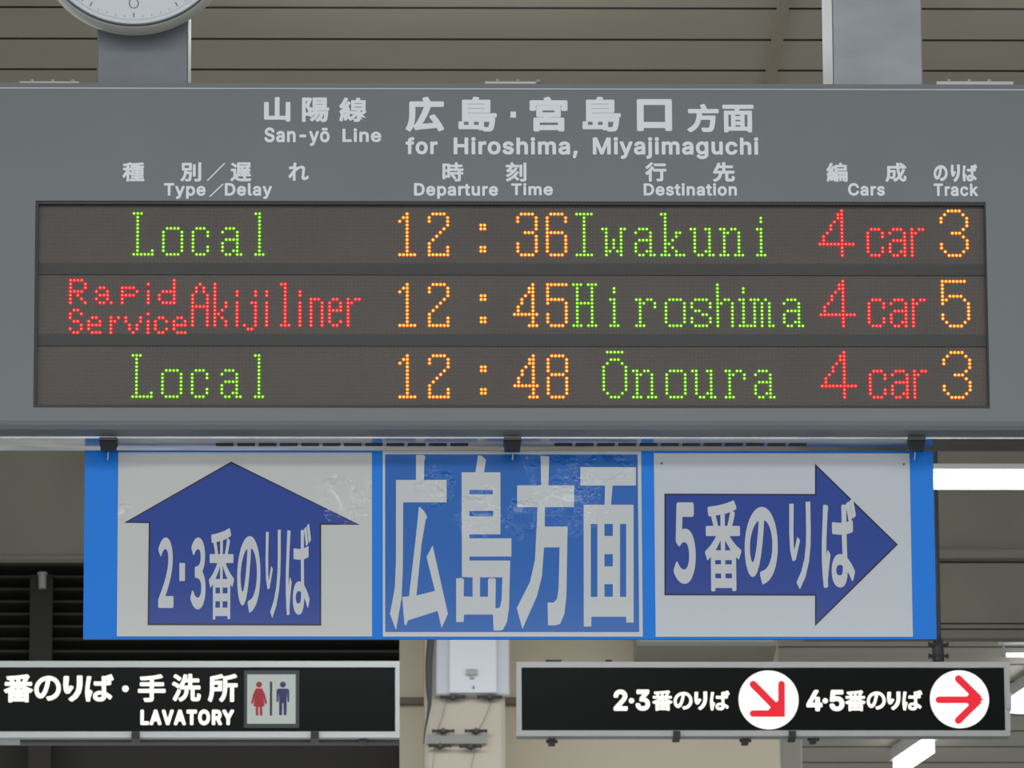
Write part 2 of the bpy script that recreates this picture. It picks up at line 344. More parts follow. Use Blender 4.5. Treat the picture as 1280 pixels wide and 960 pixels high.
# ---------------------------------------------------------------- letter outlines (1000 units to the em)
GLYPHS = {}
GLYPH_DATA = """
,@26|188|26,-142 15,-131 12,-115 42,73 46,85 54,93 66,97 138,97 150,94 161,81 162,65 107,-131 98,-141 86,-145 38,-145
-@26|453|89,252 98,264 114,270 342,270 354,264 363,248 362,180 354,168 338,162 106,163 94,171 88,184
0@-18|453|228,11 176,20 140,40 110,73 86,121 72,177 66,253 71,329 86,389 110,437 141,469 177,489 228,498 276,489 312,469 343,437 367,389 382,329 387,253 381,177 367,121 344,73 309,37 272,18;228,478 184,469 156,452 148,445 124,413 105,369 95,317 91,253 95,193 105,141 125,93 151,61 182,41 228,32 264,38 272,42 302,61 328,93 348,141 358,193 362,253 358,317 348,369 329,413 300,450 268,470
1@-18|453|94,20 96,37 192,37 194,32 194,20 192,18 96,18;258,20 256,18 232,18 230,20 231,36 256,37;294,20 296,37 373,36 372,19 296,18;256,73 232,73 230,76 230,448 228,456 224,461 216,466 201,464 108,396 104,400 104,416 107,420 204,491 252,491 258,488 258,76
2@-18|453|84,18 82,20 84,42 297,272 328,320 336,344 338,368 335,400 321,432 300,453 280,466 256,474 224,478 196,475 164,463 140,445 125,424 113,396 111,384 108,380 88,380 87,384 89,400 101,432 124,460 148,477 188,494 228,498 264,493 296,482 325,460 345,436 358,408 363,372 360,348 354,324 342,300 320,268 254,192 140,72 135,64 135,56 141,44 152,39 368,39 371,36 371,20 368,18
2@33|453|47,-28 36,-17 31,-4 31,48 36,64 254,300 280,340 286,356 287,368 283,392 280,400 269,412 256,420 240,425 224,427 204,425 186,416 170,400 163,384 157,348 144,334 128,329 56,331 46,336 38,344 35,352 33,364 39,412 56,456 92,500 128,525 172,542 228,549 276,543 320,527 360,498 390,460 409,416 414,372 411,340 401,304 385,272 363,240 292,158 229,92 232,90 388,90 404,86 416,76 422,60 422,0 418,-16 404,-29 388,-33 64,-33
3@-18|453|67,113 94,113 111,77 132,58 160,42 188,34 220,32 252,35 283,45 309,61 331,85 343,113 347,145 342,181 332,205 308,233 280,251 248,261 224,265 228,270 260,270 304,257 332,239 355,213 369,181 375,145 370,109 355,77 332,50 304,30 264,16 216,11 176,15 140,27 108,45 84,69 69,97;88,489 92,491 352,491 354,489 354,469 214,309 198,301 193,289 195,269 192,266 180,266 175,269 176,293 302,437 306,445 305,457 300,465 288,470 92,470 88,473
3@33|453|52,537 68,542 372,542 388,538 401,525 405,509 405,457 401,445 289,317 324,305 361,281 396,244 418,197 426,149 418,93 398,49 368,13 324,-17 268,-35 216,-40 164,-35 120,-20 76,5 44,37 22,77 12,125 11,137 20,155 36,164 108,165 124,161 137,149 146,121 152,108 176,91 200,84 220,83 240,85 260,91 276,100 288,114 293,125 296,145 293,165 288,177 276,193 260,204 232,212 200,215 152,215 140,220 130,229 124,245 124,301 127,313 217,417 212,419 68,419 51,425 43,433 38,445 37,509 41,525
4@-18|453|304,87 320,87 325,84 324,19 304,18 300,20 300,84;276,490 278,488 91,168 91,160 95,152 100,147 108,145 264,144 264,124 60,123 58,128 60,156 256,489 260,491;300,124 300,144 325,144 324,123;394,124 362,124 362,144 394,144;324,300 325,184 320,181 304,181 300,184 300,296 304,300
4@33|453|356,-30 344,-33 280,-33 268,-30 259,-24 253,-16 249,-4 248,72 36,72 24,76 16,82 7,100 7,160 10,172 220,528 228,536 240,541 312,542 322,540 332,534 340,525 343,516 344,504 339,492 167,200 168,196 248,196 249,320 254,336 264,346 280,351 344,351 356,348 368,340 373,332 376,320 376,196 420,195 429,192 438,184 446,168 446,104 441,88 428,76 416,72 376,72 375,-8 368,-21
5@-18|453|348,489 348,473 344,470 152,470 144,469 135,461 116,305 116,297 120,290 128,284 140,283 164,299 184,308 228,316 260,312 288,304 312,290 331,273 349,249 362,225 370,197 373,165 367,121 353,85 329,53 300,31 264,17 220,11 184,15 148,27 120,46 99,69 84,97 82,109 84,112 104,112 108,110 110,101 125,77 144,58 164,44 196,34 220,32 252,35 288,51 310,69 328,93 341,125 346,165 342,197 328,233 309,257 288,275 256,289 216,295 160,285 136,274 124,265 88,269 112,489 116,491 344,491
5@33|453|383,537 395,525 399,509 399,449 395,437 388,427 380,422 368,419 184,419 180,415 174,361 176,359 200,364 232,367 268,363 304,352 344,330 368,309 389,281 410,241 420,205 424,165 417,109 398,61 369,21 361,13 324,-14 276,-33 216,-40 172,-34 126,-19 88,6 54,45 33,89 27,133 31,145 36,153 44,159 56,163 124,163 133,161 149,149 160,117 176,98 188,90 200,86 220,83 244,86 260,94 274,105 285,121 291,137 294,165 292,185 284,206 273,221 260,232 240,241 220,243 176,236 144,217 128,213 60,221 48,226 40,234 35,245 34,257 65,521 76,535 84,540 96,542 368,542
6@-18|453|284,491 286,489 162,309 152,300 129,269 127,257 132,249 137,245 121,221 111,193 107,157 110,125 122,93 140,67 164,48 192,35 224,30 260,35 288,47 314,69 330,93 342,125 345,157 341,193 330,221 314,245 288,267 256,280 228,283 192,279 188,281 204,290 236,296 272,292 308,278 332,259 353,233 367,193 371,157 366,117 352,81 332,54 300,29 264,15 228,11 188,16 148,33 122,53 101,81 86,121 82,161 86,197 97,233 116,273 154,333 260,489 264,491
7@-18|453|130,18 127,20 129,24 339,440 341,452 336,464 326,470 82,470 80,472 80,488 86,491 370,491 373,488 372,452 155,20 150,18
8@-18|453|228,498 264,493 300,480 324,464 344,442 359,413 363,377 359,349 345,321 322,297 288,280 283,273 282,265 288,252 320,239 340,226 357,209 371,185 379,161 383,137 377,101 363,73 340,47 308,27 272,16 224,11 180,16 144,27 112,48 89,73 75,101 70,137 73,161 81,185 95,209 112,226 132,239 164,251 169,257 171,265 170,273 164,281 130,297 107,321 93,349 89,377 93,413 106,441 128,465 152,480 188,493;97,137 101,109 112,85 133,61 164,42 192,34 228,31 260,34 288,42 319,61 338,81 349,105 355,141 351,169 338,197 316,222 286,241 260,250 224,253 192,250 164,240 135,221 116,200 103,173;324,429 304,452 284,465 256,475 224,478 196,475 168,465 148,451 132,433 119,405 115,377 118,349 129,321 151,297 172,283 196,275 224,272 252,274 284,285 304,299 320,317 333,345 337,377 333,405
9@-18|453|168,18 166,20 290,200 300,209 323,240 325,252 315,264 331,288 341,316 345,348 342,384 330,416 312,441 288,462 260,474 228,478 196,475 164,461 140,440 121,412 111,384 107,356 111,320 120,292 140,263 168,240 196,229 224,225 264,230 248,219 216,213 176,218 144,231 117,252 100,276 86,312 82,352 87,392 102,428 120,452 152,478 188,493 224,498 264,493 304,476 329,456 352,425 366,388 371,348 367,312 356,276 336,236 299,176 192,20 188,18
A@45|480|196,554 284,553 304,544 317,528 506,12 508,-4 504,-18 496,-31 484,-40 464,-45 392,-45 380,-42 368,-36 360,-28 353,-16 312,97 168,97 125,-20 116,-33 100,-42 84,-45 8,-44 -11,-36 -24,-20 -29,-4 -26,16 159,524 165,536 173,544 184,551;240,301 236,295 220,244 256,244 259,248
C@26|510|348,-20 308,-30 264,-33 196,-23 136,3 82,49 46,105 23,173 14,257 22,333 47,405 84,462 132,503 200,534 264,542 308,539 348,529 388,511 421,489 446,465 468,435 488,393 498,357 499,345 497,337 491,329 480,323 400,323 390,329 384,337 377,361 368,379 343,405 308,423 268,430 232,425 197,409 169,385 149,353 135,309 129,257 134,201 151,153 172,121 200,97 232,84 264,80 308,86 340,102 364,126 386,173 396,183 408,186 476,186 488,181 496,173 499,157 487,113 470,77 448,45 417,17 388,-2
D@26|502|44,529 60,535 224,535 300,526 368,499 404,473 434,440 457,400 481,332 488,256 481,176 457,108 432,68 400,34 364,8 296,-18 220,-26 60,-26 48,-23 37,-12 34,0 34,508 36,520;152,83 212,83 268,89 304,103 332,126 355,160 368,204 373,252 368,308 354,352 335,380 304,406 268,421 220,426 156,426 151,424
H@26|517|472,-21 460,-26 388,-26 376,-20 369,-12 366,0 366,204 364,206 152,205 151,0 148,-12 136,-24 124,-26 56,-26 48,-23 40,-16 34,0 34,508 36,520 44,529 60,535 128,535 140,530 149,520 151,508 152,315 364,315 366,320 366,508 368,520 380,532 392,535 460,535 469,532 478,524 483,508 483,0 480,-12
L@26|393|52,534 128,535 143,528 150,516 151,84 360,83 372,81 382,72 387,56 387,-4 381,-16 372,-24 360,-26 60,-26 48,-23 37,-12 34,0 34,508 39,524
L@45|393|48,552 136,553 156,542 164,532 169,520 170,104 172,102 364,102 384,96 400,79 405,68 406,56 404,-12 396,-28 384,-39 372,-44 360,-45 56,-45 36,-38 20,-21 15,0 15,512 18,524 24,536 36,547
M@26|628|586,528 592,520 594,508 594,0 588,-17 580,-23 572,-26 500,-26 487,-20 479,-8 478,264 476,271 364,-14 356,-22 348,-25 288,-26 272,-22 263,-12 148,272 147,-8 139,-20 124,-26 60,-26 43,-20 37,-12 34,0 34,508 36,520 42,528 52,534 60,535 152,535 164,532 173,524 312,166 316,162 455,524 464,532 476,535 568,535 576,534
O@45|533|268,561 340,552 400,526 412,519 464,473 504,413 528,345 538,253 528,163 504,94 463,33 412,-10 400,-17 340,-43 268,-52 200,-44 184,-39 124,-12 71,33 27,101 4,169 -5,253 4,337 27,405 32,417 72,476 124,521 184,548 200,553;268,99 296,102 324,114 350,137 368,165 380,201 385,253 381,305 367,345 349,373 324,395 296,407 268,410 236,406 212,396 185,373 166,345 153,305 148,253 154,201 166,165 184,137 212,113 236,103
R@45|449|36,547 48,552 60,554 236,554 300,548 348,531 360,525 400,496 426,460 450,400 454,352 449,300 428,247 400,209 376,192 377,188 470,16 473,4 471,-12 466,-24 455,-36 444,-42 432,-45 352,-45 336,-42 324,-34 313,-20 220,152 216,153 171,152 170,-4 165,-20 156,-33 144,-41 132,-44 60,-45 40,-40 24,-27 18,-16 15,0 15,508 20,530;172,407 170,404 170,304 172,300 232,300 260,302 280,309 292,320 298,336 300,352 298,368 293,384 284,395 260,405 232,407
S@26|447|226,542 278,537 322,523 369,495 398,464 417,427 427,383 425,367 418,358 406,352 330,353 316,363 302,399 286,416 258,428 222,433 198,430 178,424 162,415 151,403 144,391 142,375 146,359 162,341 178,333 218,318 322,288 374,259 398,238 418,210 431,175 434,139 426,87 408,51 378,15 334,-13 286,-29 222,-35 166,-29 122,-16 74,11 42,46 23,83 12,139 19,155 34,163 110,162 118,159 126,151 135,119 142,107 154,95 178,83 222,75 254,78 278,85 298,98 307,107 314,119 319,139 317,151 311,163 302,171 282,182 174,215 114,238 66,272 45,299 31,335 26,371 33,419 57,467 86,496 126,521 174,536
T@26|449|260,-26 188,-26 176,-20 167,-4 167,424 164,426 32,426 16,432 9,440 6,448 6,508 8,520 20,532 32,535 416,535 432,530 441,520 443,508 443,448 440,440 432,431 420,426 288,426 283,424 283,0 282,-8 276,-18
T@45|449|260,-45 192,-45 180,-43 161,-32 151,-16 148,0 148,404 144,407 28,407 12,412 0,420 -8,432 -13,448 -12,516 -4,536 4,544 16,551 32,554 420,554 432,551 444,545 453,536 459,524 462,508 461,444 455,428 444,416 432,410 420,407 308,407 302,404 302,-4 297,-20 289,-32 276,-41
V@45|480|284,-45 196,-44 177,-36 164,-20 -27,496 -29,512 -25,528 -16,541 -4,549 12,554 88,554 106,548 120,536 126,524 240,204 244,210 353,524 360,537 372,548 388,553 464,554 476,552 488,546 496,540 504,528 508,512 506,496 320,-16 313,-28 305,-36
Y@45|472|272,-45 192,-44 176,-36 163,-20 158,0 157,196 -26,492 -29,508 -26,524 -17,540 -4,549 12,554 92,554 108,551 119,544 130,532 236,358 342,532 356,546 376,554 460,554 480,546 488,540 496,528 500,508 495,488 314,196 312,-8 308,-20 300,-32 288,-40
a@26|389|354,-20 338,-26 274,-26 262,-21 250,-7 226,-23 194,-32 158,-35 122,-31 78,-16 50,3 26,31 10,67 4,111 8,143 19,171 38,196 66,216 118,236 230,253 249,259 244,283 238,292 218,302 198,305 176,303 158,297 138,283 118,255 106,249 94,249 34,266 24,271 16,283 15,295 34,335 62,366 90,386 126,400 162,408 194,410 246,404 302,380 326,360 343,335 359,295 363,251 363,-1 359,-13;250,151 246,153 178,142 142,134 130,127 122,119 119,107 119,95 124,87 138,77 170,71 194,74 214,81 230,93 241,107 247,123
c@26|396|270,-25 202,-34 150,-26 102,-5 63,28 36,68 14,128 8,188 14,244 33,304 62,347 100,380 154,404 206,410 262,403 318,378 362,336 387,284 386,268 382,260 374,254 302,236 294,238 284,244 267,276 254,290 234,300 206,304 182,300 162,290 146,272 132,248 125,220 122,188 125,156 132,128 146,104 160,88 178,78 210,73 234,77 254,87 270,104 283,132 290,139 298,142 310,142 370,127 378,123 386,114 389,104 387,92 378,68 361,40 321,0
e@26|404|150,403 202,410 238,408 274,399 306,384 337,360 361,332 382,289 393,248 397,196 397,164 394,156 386,148 370,143 130,143 127,140 135,116 146,100 162,86 186,75 210,72 246,79 266,92 288,124 302,131 310,131 370,117 382,111 389,100 391,88 374,48 354,21 329,0 290,-21 254,-31 210,-34 154,-27 106,-8 60,32 33,72 15,124 8,192 14,248 31,300 62,347 98,379;129,248 276,248 273,260 263,276 248,292 230,301 206,304 182,301 162,292 144,276 134,260
f@26|254|78,-26 62,-18 56,-8 55,0 55,300 2,301 -6,304 -14,310 -20,324 -20,384 -14,396 -2,404 54,406 59,468 74,500 98,526 126,543 158,553 186,556 230,552 258,542 268,528 269,516 250,456 242,447 230,442 198,448 178,444 171,436 168,408 174,405 230,405 246,398 252,388 254,380 254,324 246,308 234,302 169,300 167,-8 159,-20 146,-26
g@26|425|386,401 394,393 398,381 398,-11 393,-59 372,-103 338,-139 302,-160 254,-173 206,-177 166,-174 126,-165 94,-151 66,-130 41,-103 27,-79 25,-71 27,-59 34,-49 90,-17 102,-15 118,-21 140,-47 166,-64 182,-69 206,-71 242,-66 266,-54 276,-43 283,-27 285,1 282,5 262,-8 230,-18 194,-21 150,-16 99,5 60,37 33,77 13,133 8,189 13,249 32,305 60,349 94,380 146,403 194,410 234,407 266,395 286,380 294,397 306,404 374,405;206,304 178,299 162,291 146,275 134,253 125,225 122,193 126,157 133,133 144,113 161,97 178,89 206,85 230,88 246,95 265,113 276,133 283,157 286,193 283,229 276,253 265,273 246,292 230,300
g2@30|194|30,-25 21,-16 16,-4 16,60 20,72 156,200 252,304 318,396 357,480 369,556 364,596 352,628 330,654 302,669 254,675 227,672 202,663 170,644 146,624 115,592 98,587 86,590 78,595 19,652 12,668 15,684 62,733 106,766 158,793 210,808 270,814 322,810 374,795 418,773 454,743 485,704 505,664 520,612 524,560 518,496 499,428 472,368 436,308 389,244 338,182 272,112 530,113 542,110 554,101 560,88 560,0 557,-12 546,-25 530,-30 46,-30
g3@30|194|218,809 274,814 326,809 370,800 414,782 454,755 486,723 508,686 524,638 528,590 519,526 498,477 468,438 433,410 433,406 478,376 515,334 543,278 554,206 548,150 530,97 506,58 471,22 430,-6 386,-26 330,-40 274,-44 206,-38 142,-20 90,4 46,36 6,74 0,90 2,102 6,110 58,174 74,183 86,183 94,181 155,130 190,112 226,101 270,96 314,102 350,118 374,140 390,170 396,210 394,238 386,261 376,278 358,295 330,311 294,322 246,331 178,334 170,338 162,346 157,362 157,442 162,454 170,462 182,467 238,470 282,478 314,490 334,503 350,519 361,538 368,558 370,582 364,618 352,642 334,659 310,669 270,676 218,666 174,644 126,606 118,602 106,601 89,610 35,674 30,686 30,698 35,710 78,747 118,772 163,794
g5@35|194|504,802 518,790 524,774 524,686 521,674 512,662 504,656 492,653 236,653 232,650 221,526 224,522 296,531 348,526 396,514 440,494 479,466 513,426 541,374 558,310 562,250 557,186 537,122 511,74 472,28 428,-6 380,-29 332,-43 276,-49 204,-43 140,-26 88,-2 42,30 5,62 -2,70 -6,82 -6,94 -2,106 55,178 72,186 92,183 128,151 152,134 188,115 224,105 264,101 304,107 341,126 368,154 387,198 394,250 388,298 371,338 348,363 316,381 272,387 232,384 200,372 156,346 140,343 121,350 70,382 59,394 55,414 81,770 85,786 96,799 116,805 488,805
h@26|410|41,532 53,535 117,535 126,532 135,524 140,508 141,386 185,405 225,410 269,406 305,393 313,388 339,368 362,336 378,292 383,240 383,0 380,-12 369,-23 357,-26 293,-26 281,-21 273,-12 270,0 270,232 265,264 253,286 237,298 209,303 189,300 173,294 161,285 150,272 143,252 140,224 140,0 137,-12 125,-24 113,-26 49,-26 37,-20 30,-12 27,0 27,508 29,520
i@26|167|117,-26 45,-25 33,-17 27,-4 27,380 33,396 49,405 121,404 133,397 140,384 140,0 139,-8 133,-18;152,484 146,456 132,436 109,422 85,417 57,422 36,436 21,456 15,484 21,511 37,532 57,545 85,550 109,545 133,530 147,508
j@26|167|118,405 133,397 140,381 140,-31 137,-67 122,-107 105,-131 79,-151 42,-165 6,-169 -14,-169 -27,-163 -33,-155 -36,-147 -35,-79 -30,-70 -22,-64 14,-58 18,-56 24,-47 27,-27 28,385 34,397 46,404;20,457 15,481 20,509 34,530 58,545 82,550 110,545 134,529 147,509 152,481 147,457 133,437 110,422 82,417 58,422 34,437
k@26|381|41,532 53,535 117,535 129,530 138,520 140,508 141,270 273,403 285,405 361,405 373,401 382,392 386,376 381,364 237,216 238,212 395,12 398,4 397,-8 392,-16 385,-22 369,-26 293,-26 281,-22 273,-15 153,138 149,138 140,128 140,0 134,-16 125,-24 117,-26 53,-26 41,-23 30,-12 27,0 27,508 29,520
l@26|189|49,535 121,534 133,527 140,514 141,82 145,78 177,79 187,74 193,66 207,2 201,-14 188,-22 165,-27 141,-28 93,-22 55,2 32,42 27,86 27,510 33,526
m@26|610|577,-16 569,-23 561,-26 497,-26 485,-24 473,-12 470,0 470,252 466,276 453,294 437,301 417,304 401,302 385,295 370,280 363,264 361,244 361,0 358,-12 349,-22 337,-26 273,-26 257,-20 251,-12 248,0 248,256 245,276 234,292 221,300 197,304 181,301 161,290 149,276 143,260 140,236 140,0 137,-12 129,-21 117,-26 53,-26 37,-20 30,-12 27,0 27,380 33,396 41,402 49,405 113,405 127,400 137,386 161,400 189,409 221,412 269,403 301,383 317,364 321,364 341,381 373,400 401,408 437,412 477,407 509,395 537,375 564,340 579,296 583,256 583,0
n@26|410|373,-20 357,-26 293,-26 281,-21 273,-12 270,0 270,232 265,264 253,286 237,298 209,303 189,300 173,294 161,285 150,272 143,252 140,224 140,0 137,-12 125,-24 113,-26 49,-26 41,-23 33,-16 27,0 27,380 31,392 37,399 53,405 117,405 129,399 137,386 141,386 181,404 225,410 265,406 307,392 341,366 366,328 378,292 383,244 383,0 380,-12
o@26|415|154,404 206,410 258,404 314,381 352,348 379,308 402,248 407,188 402,132 382,72 352,28 316,-4 262,-27 206,-34 158,-28 102,-5 63,28 36,68 14,128 8,188 14,244 33,304 62,347 100,380;206,304 178,298 162,290 146,272 131,244 125,220 122,188 125,156 132,128 146,104 162,86 178,78 206,72 234,76 254,87 270,104 283,128 290,156 293,188 290,220 283,248 270,272 254,289 234,300
p@26|424|41,-166 30,-155 27,-143 27,377 29,389 37,399 49,405 113,405 129,399 141,382 165,398 193,407 229,410 281,403 325,384 365,349 391,309 411,249 416,189 411,133 394,73 363,25 325,-7 281,-27 229,-34 193,-31 161,-19 141,-5 140,-143 137,-155 129,-164 117,-169 53,-169;221,73 245,76 265,89 281,105 291,125 299,153 302,189 299,225 291,253 281,273 265,289 249,298 221,304 193,299 177,291 161,275 149,253 142,225 139,189 142,153 149,125 161,102 177,87 193,78
r@26|259|45,-25 33,-16 27,0 27,380 29,389 37,399 49,405 117,405 129,399 137,388 177,406 213,411 253,408 263,400 269,388 269,320 265,308 257,300 249,297 205,300 189,298 173,292 156,280 149,271 143,256 140,232 140,0 137,-12 129,-21 117,-26
s@26|365|228,407 268,394 296,378 319,356 337,328 348,300 350,288 346,276 332,265 272,251 264,251 248,260 236,284 225,296 212,302 184,306 164,304 148,296 137,284 135,276 137,268 156,255 236,234 284,218 324,190 350,148 357,108 351,68 333,32 311,8 268,-19 228,-31 184,-34 140,-31 104,-22 65,0 43,20 24,48 10,92 12,104 17,112 32,120 88,132 100,132 114,124 128,93 140,81 156,75 180,71 208,75 228,83 239,96 241,108 236,116 224,124 140,146 92,163 55,188 32,222 27,232 21,272 26,312 48,352 72,375 104,394 148,407 188,410
t@26|227|222,-22 194,-29 166,-30 114,-22 74,2 47,44 39,92 39,300 2,301 -6,304 -15,312 -20,324 -20,380 -16,392 -6,402 2,405 38,406 39,476 46,489 58,496 126,497 141,492 148,484 152,476 152,408 154,405 210,404 222,398 228,388 230,328 225,312 218,305 210,302 154,301 152,296 153,84 158,78 170,76 206,80 216,76 224,68 227,60 239,0 234,-13
u@26|410|37,399 53,405 117,405 129,400 137,391 140,379 140,147 144,115 157,93 173,81 201,76 221,79 237,86 249,95 258,107 267,127 270,155 270,379 273,391 285,403 297,405 361,405 369,402 377,395 383,379 383,-1 379,-13 373,-20 357,-26 293,-26 281,-20 273,-7 269,-6 225,-26 181,-31 145,-27 101,-11 69,15 44,51 31,91 27,135 27,379 30,391
y@26|389|37,-163 25,-153 21,-137 39,-73 46,-65 57,-60 97,-63 105,-61 118,-45 135,-1 -8,371 -9,383 -6,391 5,402 17,405 85,405 97,401 104,395 193,153 197,156 285,395 293,402 305,405 373,405 385,401 396,387 396,371 229,-65 199,-121 173,-146 149,-160 125,-168 89,-171 61,-169
ō@26|415|154,404 206,410 258,404 314,381 352,348 379,308 402,248 407,188 402,132 382,72 352,28 316,-4 262,-27 206,-34 158,-28 102,-5 63,28 36,68 14,128 8,188 14,244 33,304 62,347 100,380;206,304 178,298 162,290 146,272 131,244 125,220 122,188 125,156 132,128 146,104 162,86 178,78 206,72 234,76 254,87 270,104 283,128 290,156 293,188 290,220 283,248 270,272 254,289 234,300;88,452 88,512 94,524 106,531 306,532 321,524 327,512 327,452 321,440 310,433 110,432 94,440
の@26|1000|84,203 71,263 66,327 76,415 105,503 148,576 208,645 280,701 364,744 452,770 552,780 644,772 728,748 800,711 864,659 912,599 949,527 972,451 980,367 973,283 951,207 917,139 869,79 808,28 736,-11 656,-40 556,-59 548,-56 540,-49 489,31 485,43 489,59 500,69 596,85 640,97 688,118 728,143 765,175 797,215 820,259 836,311 842,371 837,423 824,475 804,519 775,559 737,595 696,620 644,640 612,645 608,643 588,519 549,367 507,247 460,151 404,78 344,34 280,20 236,27 199,43 164,68 132,103 103,151;467,639 436,633 376,608 324,572 282,531 248,487 222,435 205,383 200,335 206,271 224,219 243,191 264,174 284,170 299,175 324,196 353,239 385,307 416,399 450,531
の@32|1000|79,199 66,259 60,331 70,415 99,503 144,581 204,649 276,705 360,749 452,776 552,786 644,778 728,754 804,715 868,663 917,603 954,531 978,451 986,367 979,283 957,207 921,135 873,75 812,24 736,-17 656,-46 564,-65 552,-64 544,-61 535,-53 485,27 480,39 482,59 488,67 500,75 592,90 640,103 684,122 724,147 760,179 792,218 815,263 830,311 836,371 831,423 819,471 799,515 770,555 736,588 692,615 644,633 616,639 613,635 594,519 555,367 512,243 464,147 408,73 356,34 344,28 280,14 232,22 196,38 160,63 128,99 99,147;460,632 436,627 380,603 328,568 286,527 253,483 226,431 212,383 206,335 212,271 229,223 247,195 268,179 280,177 296,180 320,201 348,243 378,307 410,399 445,535
の@42|1000|68,199 55,259 50,331 61,419 92,511 136,587 196,655 272,715 356,758 452,787 552,796 648,787 732,764 810,723 874,671 926,607 965,531 989,451 996,367 988,279 967,203 931,131 880,68 817,15 740,-27 660,-55 568,-74 552,-74 536,-67 526,-57 475,23 469,39 469,51 473,63 482,75 492,82 504,86 592,100 636,112 680,132 720,157 754,187 784,223 806,267 820,311 826,371 821,423 810,467 790,511 760,551 728,582 688,606 640,624 624,627 621,623 603,515 565,363 521,239 474,143 423,75 416,67 363,27 348,19 280,4 232,11 188,31 150,59 116,98 90,143;448,619 384,594 333,559 293,519 262,479 236,427 221,379 216,335 222,275 238,227 256,201 272,189 280,187 292,190 312,207 339,247 369,311 402,407 435,539
ば@18|1000|148,817 248,808 256,803 261,794 243,718 220,590 199,438 190,298 193,238 196,233 227,314 237,322 248,322 256,318 300,282 304,270 260,142 229,38 224,-6 227,-46 225,-54 220,-59 212,-63 136,-68 128,-66 120,-58 98,34 83,150 78,282 87,450 126,726 132,802 136,810;764,816 775,810 780,798 772,730 770,630 772,628 844,635 932,649 940,648 948,642 952,630 952,550 950,542 944,535 936,532 848,520 772,513 775,374 782,246 784,242 852,208 924,159 984,109 989,102 989,90 940,14 932,8 924,7 916,10 836,79 788,112 786,110 776,58 762,22 744,-3 720,-26 680,-48 636,-59 588,-63 536,-61 488,-52 448,-39 416,-20 388,4 366,38 354,70 351,106 354,142 366,174 387,206 415,234 448,255 484,268 532,280 580,283 660,276 663,278 654,506 652,508 568,506 388,513 380,519 376,530 377,614 382,622 392,627 572,619 652,621 653,730 649,798 651,806 656,812 664,816;667,166 664,170 628,178 576,182 536,178 504,168 480,153 466,134 462,114 466,94 480,76 500,63 532,54 572,51 612,56 640,69 655,86 665,114;788,829 848,850 856,850 864,845 869,838 930,694 932,682 927,674 920,669 864,649 856,649 848,654 783,810 783,822;894,862 956,882 964,881 972,874 1038,726 1038,714 1032,706 972,684 960,684 953,690 921,770 888,842 888,854
ば@26|1000|148,825 248,817 261,810 269,794 250,714 228,590 207,438 198,298 200,266 220,318 232,329 244,331 258,326 304,290 310,282 312,270 267,138 236,34 232,-6 235,-46 232,-58 224,-66 212,-71 136,-76 120,-70 112,-60 90,34 75,146 70,282 79,450 118,726 124,802 132,818;968,888 976,882 981,874 1045,730 1047,722 1045,710 1040,702 1032,696 968,675 955,678 942,690 936,709 934,706 939,698 940,686 936,672 928,664 913,658 912,656 901,654 940,656 952,650 958,642 960,630 960,550 957,538 951,530 940,525 848,512 780,506 783,378 790,250 792,247 858,214 932,163 992,113 998,98 994,82 947,10 936,1 924,-1 912,3 832,72 796,97 792,94 784,56 772,24 749,-10 720,-36 688,-53 640,-67 588,-71 532,-69 488,-61 440,-43 411,-26 382,-2 359,34 347,66 343,106 347,146 359,178 380,210 408,239 444,262 484,277 532,288 580,291 653,286 655,290 646,494 644,499 568,498 384,506 374,514 368,526 368,610 371,622 380,631 392,635 572,627 644,629 645,730 641,798 644,810 650,818 660,823 668,824 760,824 772,822 788,839 848,858 864,855 876,842 883,862 892,871 952,890;659,162 628,170 576,174 540,171 508,161 488,149 476,134 470,114 473,98 484,83 504,70 532,62 572,59 612,64 633,74 648,90 656,114;788,779 785,770 780,734 778,638 784,637 840,643 845,646 836,658 808,734;932,710 933,718 914,766 881,834 880,841 879,834
ば@32|1000|148,831 252,822 265,814 273,802 275,786 256,714 233,586 213,434 205,310 208,303 216,322 228,333 240,337 252,336 263,330 308,294 316,282 318,270 274,138 242,34 238,-6 241,-46 238,-58 229,-70 216,-76 136,-82 120,-78 112,-71 106,-62 85,30 69,146 64,282 73,450 112,726 118,802 122,814 128,822 136,828;972,892 986,878 1050,734 1053,722 1051,710 1044,698 1032,690 972,669 960,670 944,675 939,666 960,650 966,634 966,546 962,534 955,526 940,519 848,506 788,501 785,498 789,378 796,253 799,250 864,217 932,171 992,121 1000,111 1003,102 1003,90 1000,81 952,6 944,-1 932,-6 920,-6 908,-1 830,66 800,87 796,82 790,54 778,22 756,-11 724,-40 684,-61 636,-73 588,-77 536,-75 484,-66 440,-50 406,-30 378,-6 352,34 341,66 337,106 341,146 352,178 376,215 403,242 444,268 484,283 532,294 584,297 648,293 640,490 636,493 568,492 392,498 380,501 368,511 362,526 362,610 367,626 376,635 392,641 572,633 636,634 639,638 639,730 635,802 639,814 648,824 664,830 768,829 781,842 792,847 848,864 860,863 872,857 884,872 896,879 952,896 964,895;652,158 628,164 580,168 536,163 508,154 489,142 479,126 476,114 478,102 488,88 504,78 532,68 572,65 608,69 632,81 643,94 651,118 654,150;792,755 788,750 786,730 785,646 788,643 828,647 833,650
